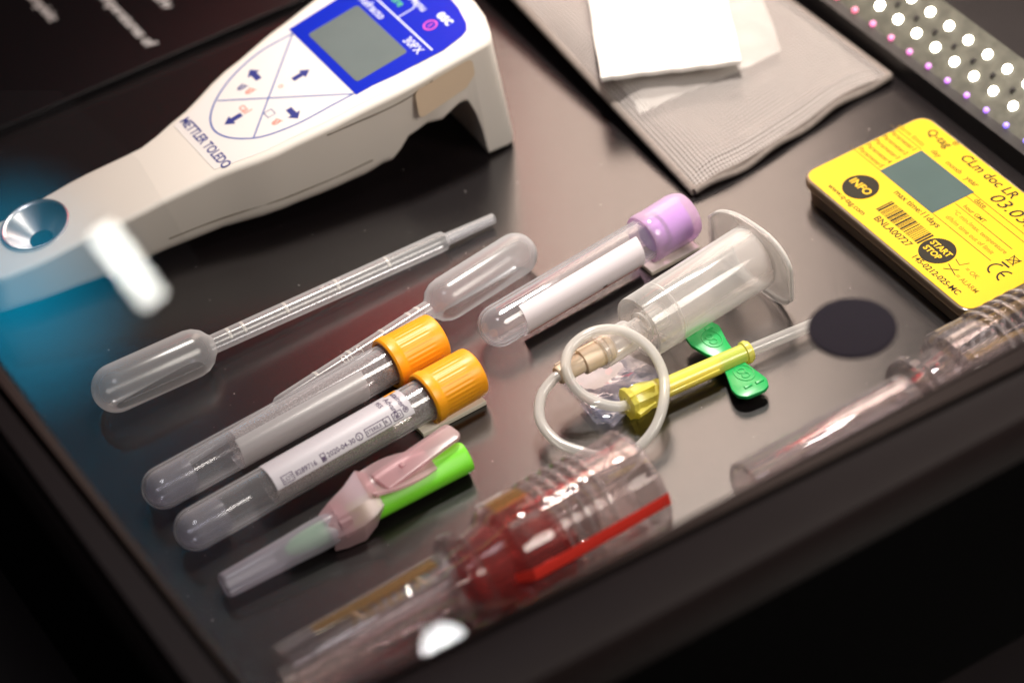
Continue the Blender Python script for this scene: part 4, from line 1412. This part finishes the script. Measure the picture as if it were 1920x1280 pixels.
# ------------------------------------------------------------------ cover glass and the black pad on it
GC = thing('glass_cover', 'clear glass cover of the case mirroring a lamp and blue screen', 'glass', (0, 0, GLASS_Z))
obj('clear_pane', prism([(-149.9, -155.6), (380, -155.6), (380, 320), (-149.9, 320)], 74, 78, 0), 'clear', GC, smooth=False)
mir = [at(*p, GLASS_Z).xy for p in ((-80, 170), (110, 170), (260, 300), (380, 500), (380, 640), (300, 780), (220, 960), (150, 960), (-80, 640))]
obj('reflecting_area', flat([(max(-149.5, p.x), p.y) for p in mir], lambda x, y: GLASS_Z), 'glass', GC, smooth=False)
mir = [at(*p, GLASS_Z).xy for p in ((760, 1150), (840, 1140), (905, 1180), (905, 1250), (840, 1275), (775, 1250))]
obj('reflecting_area', flat([(p.x, max(-155.4, p.y)) for p in mir], lambda x, y: GLASS_Z), 'glass', GC, smooth=False)
mirror_lamp('tube_lamp', 240, 498, 850, 0.00006, (1.0, 1.0, 0.93), 16.0, 50, 24, spread=5)
mirror_lamp('round_lamp', 836, 1213, 700, 0.000034, (1, 1, 1), 21, 21, 0, 'ELLIPSE', spread=5)
mirror_lamp('blue_screen', 25, 560, 900, 0.00085, (0.0, 0.33, 0.56), 170, 240, 20, 'ELLIPSE', spread=5.2)

pc = at(1598, 598, 82)
pd = thing('black_pad', 'round black pad stuck on the glass above the needle tip', 'pad', (pc.x, pc.y, 82))
fp = (Vector((pc.x, pc.y, 79)), Vector((0, 0, 1)), Vector((1, 0, 0)), Vector((0, 1, 0)))
obj('disc', lathe(fp, [(-0.6, .1), (-.6, 11.0), (-.4, 11.2), (0.0, 11.2), (0.3, 11.0), (0.4, 10.3), (0.3, 9.6), (0.3, .1)], 64), 'pad', pd)

# fine dust on the floor of the case
rn = random.Random(11)
V, Fc = [], []
for _ in range(340):
    x, y = rn.uniform(-140, 160), rn.uniform(-150, 180)
    r = rn.choice((0.07, 0.08, 0.1, 0.12, 0.15, 0.2)); a = rn.uniform(0, 6)
    k = len(V)
    for j in range(4):
        V.append(Vector((x + r * math.cos(a + j * 1.57) * rn.uniform(.5, 1.3), y + r * math.sin(a + j * 1.57), 0.05)))
    V.append(Vector((x, y, 0.05 + r * .7)))
    Fc += [(k + j, k + (j + 1) % 4, k + 4) for j in range(4)]
d_ = obj('dust', (V, Fc), 'dust', None, smooth=False)
tag(d_, 'fine pale dust specks scattered over the dark case floor', 'dust', kind='stuff')

# ------------------------------------------------------------------ render settings
sc.render.engine = 'CYCLES'
cy = sc.cycles
cy.use_denoising = True
cy.transparent_max_bounces = 40
cy.max_bounces = 10
cy.transmission_bounces = 8
cy.caustics_reflective = False
cy.caustics_refractive = False
cy.sample_clamp_indirect = 4.0
cy.blur_glossy = 0.5
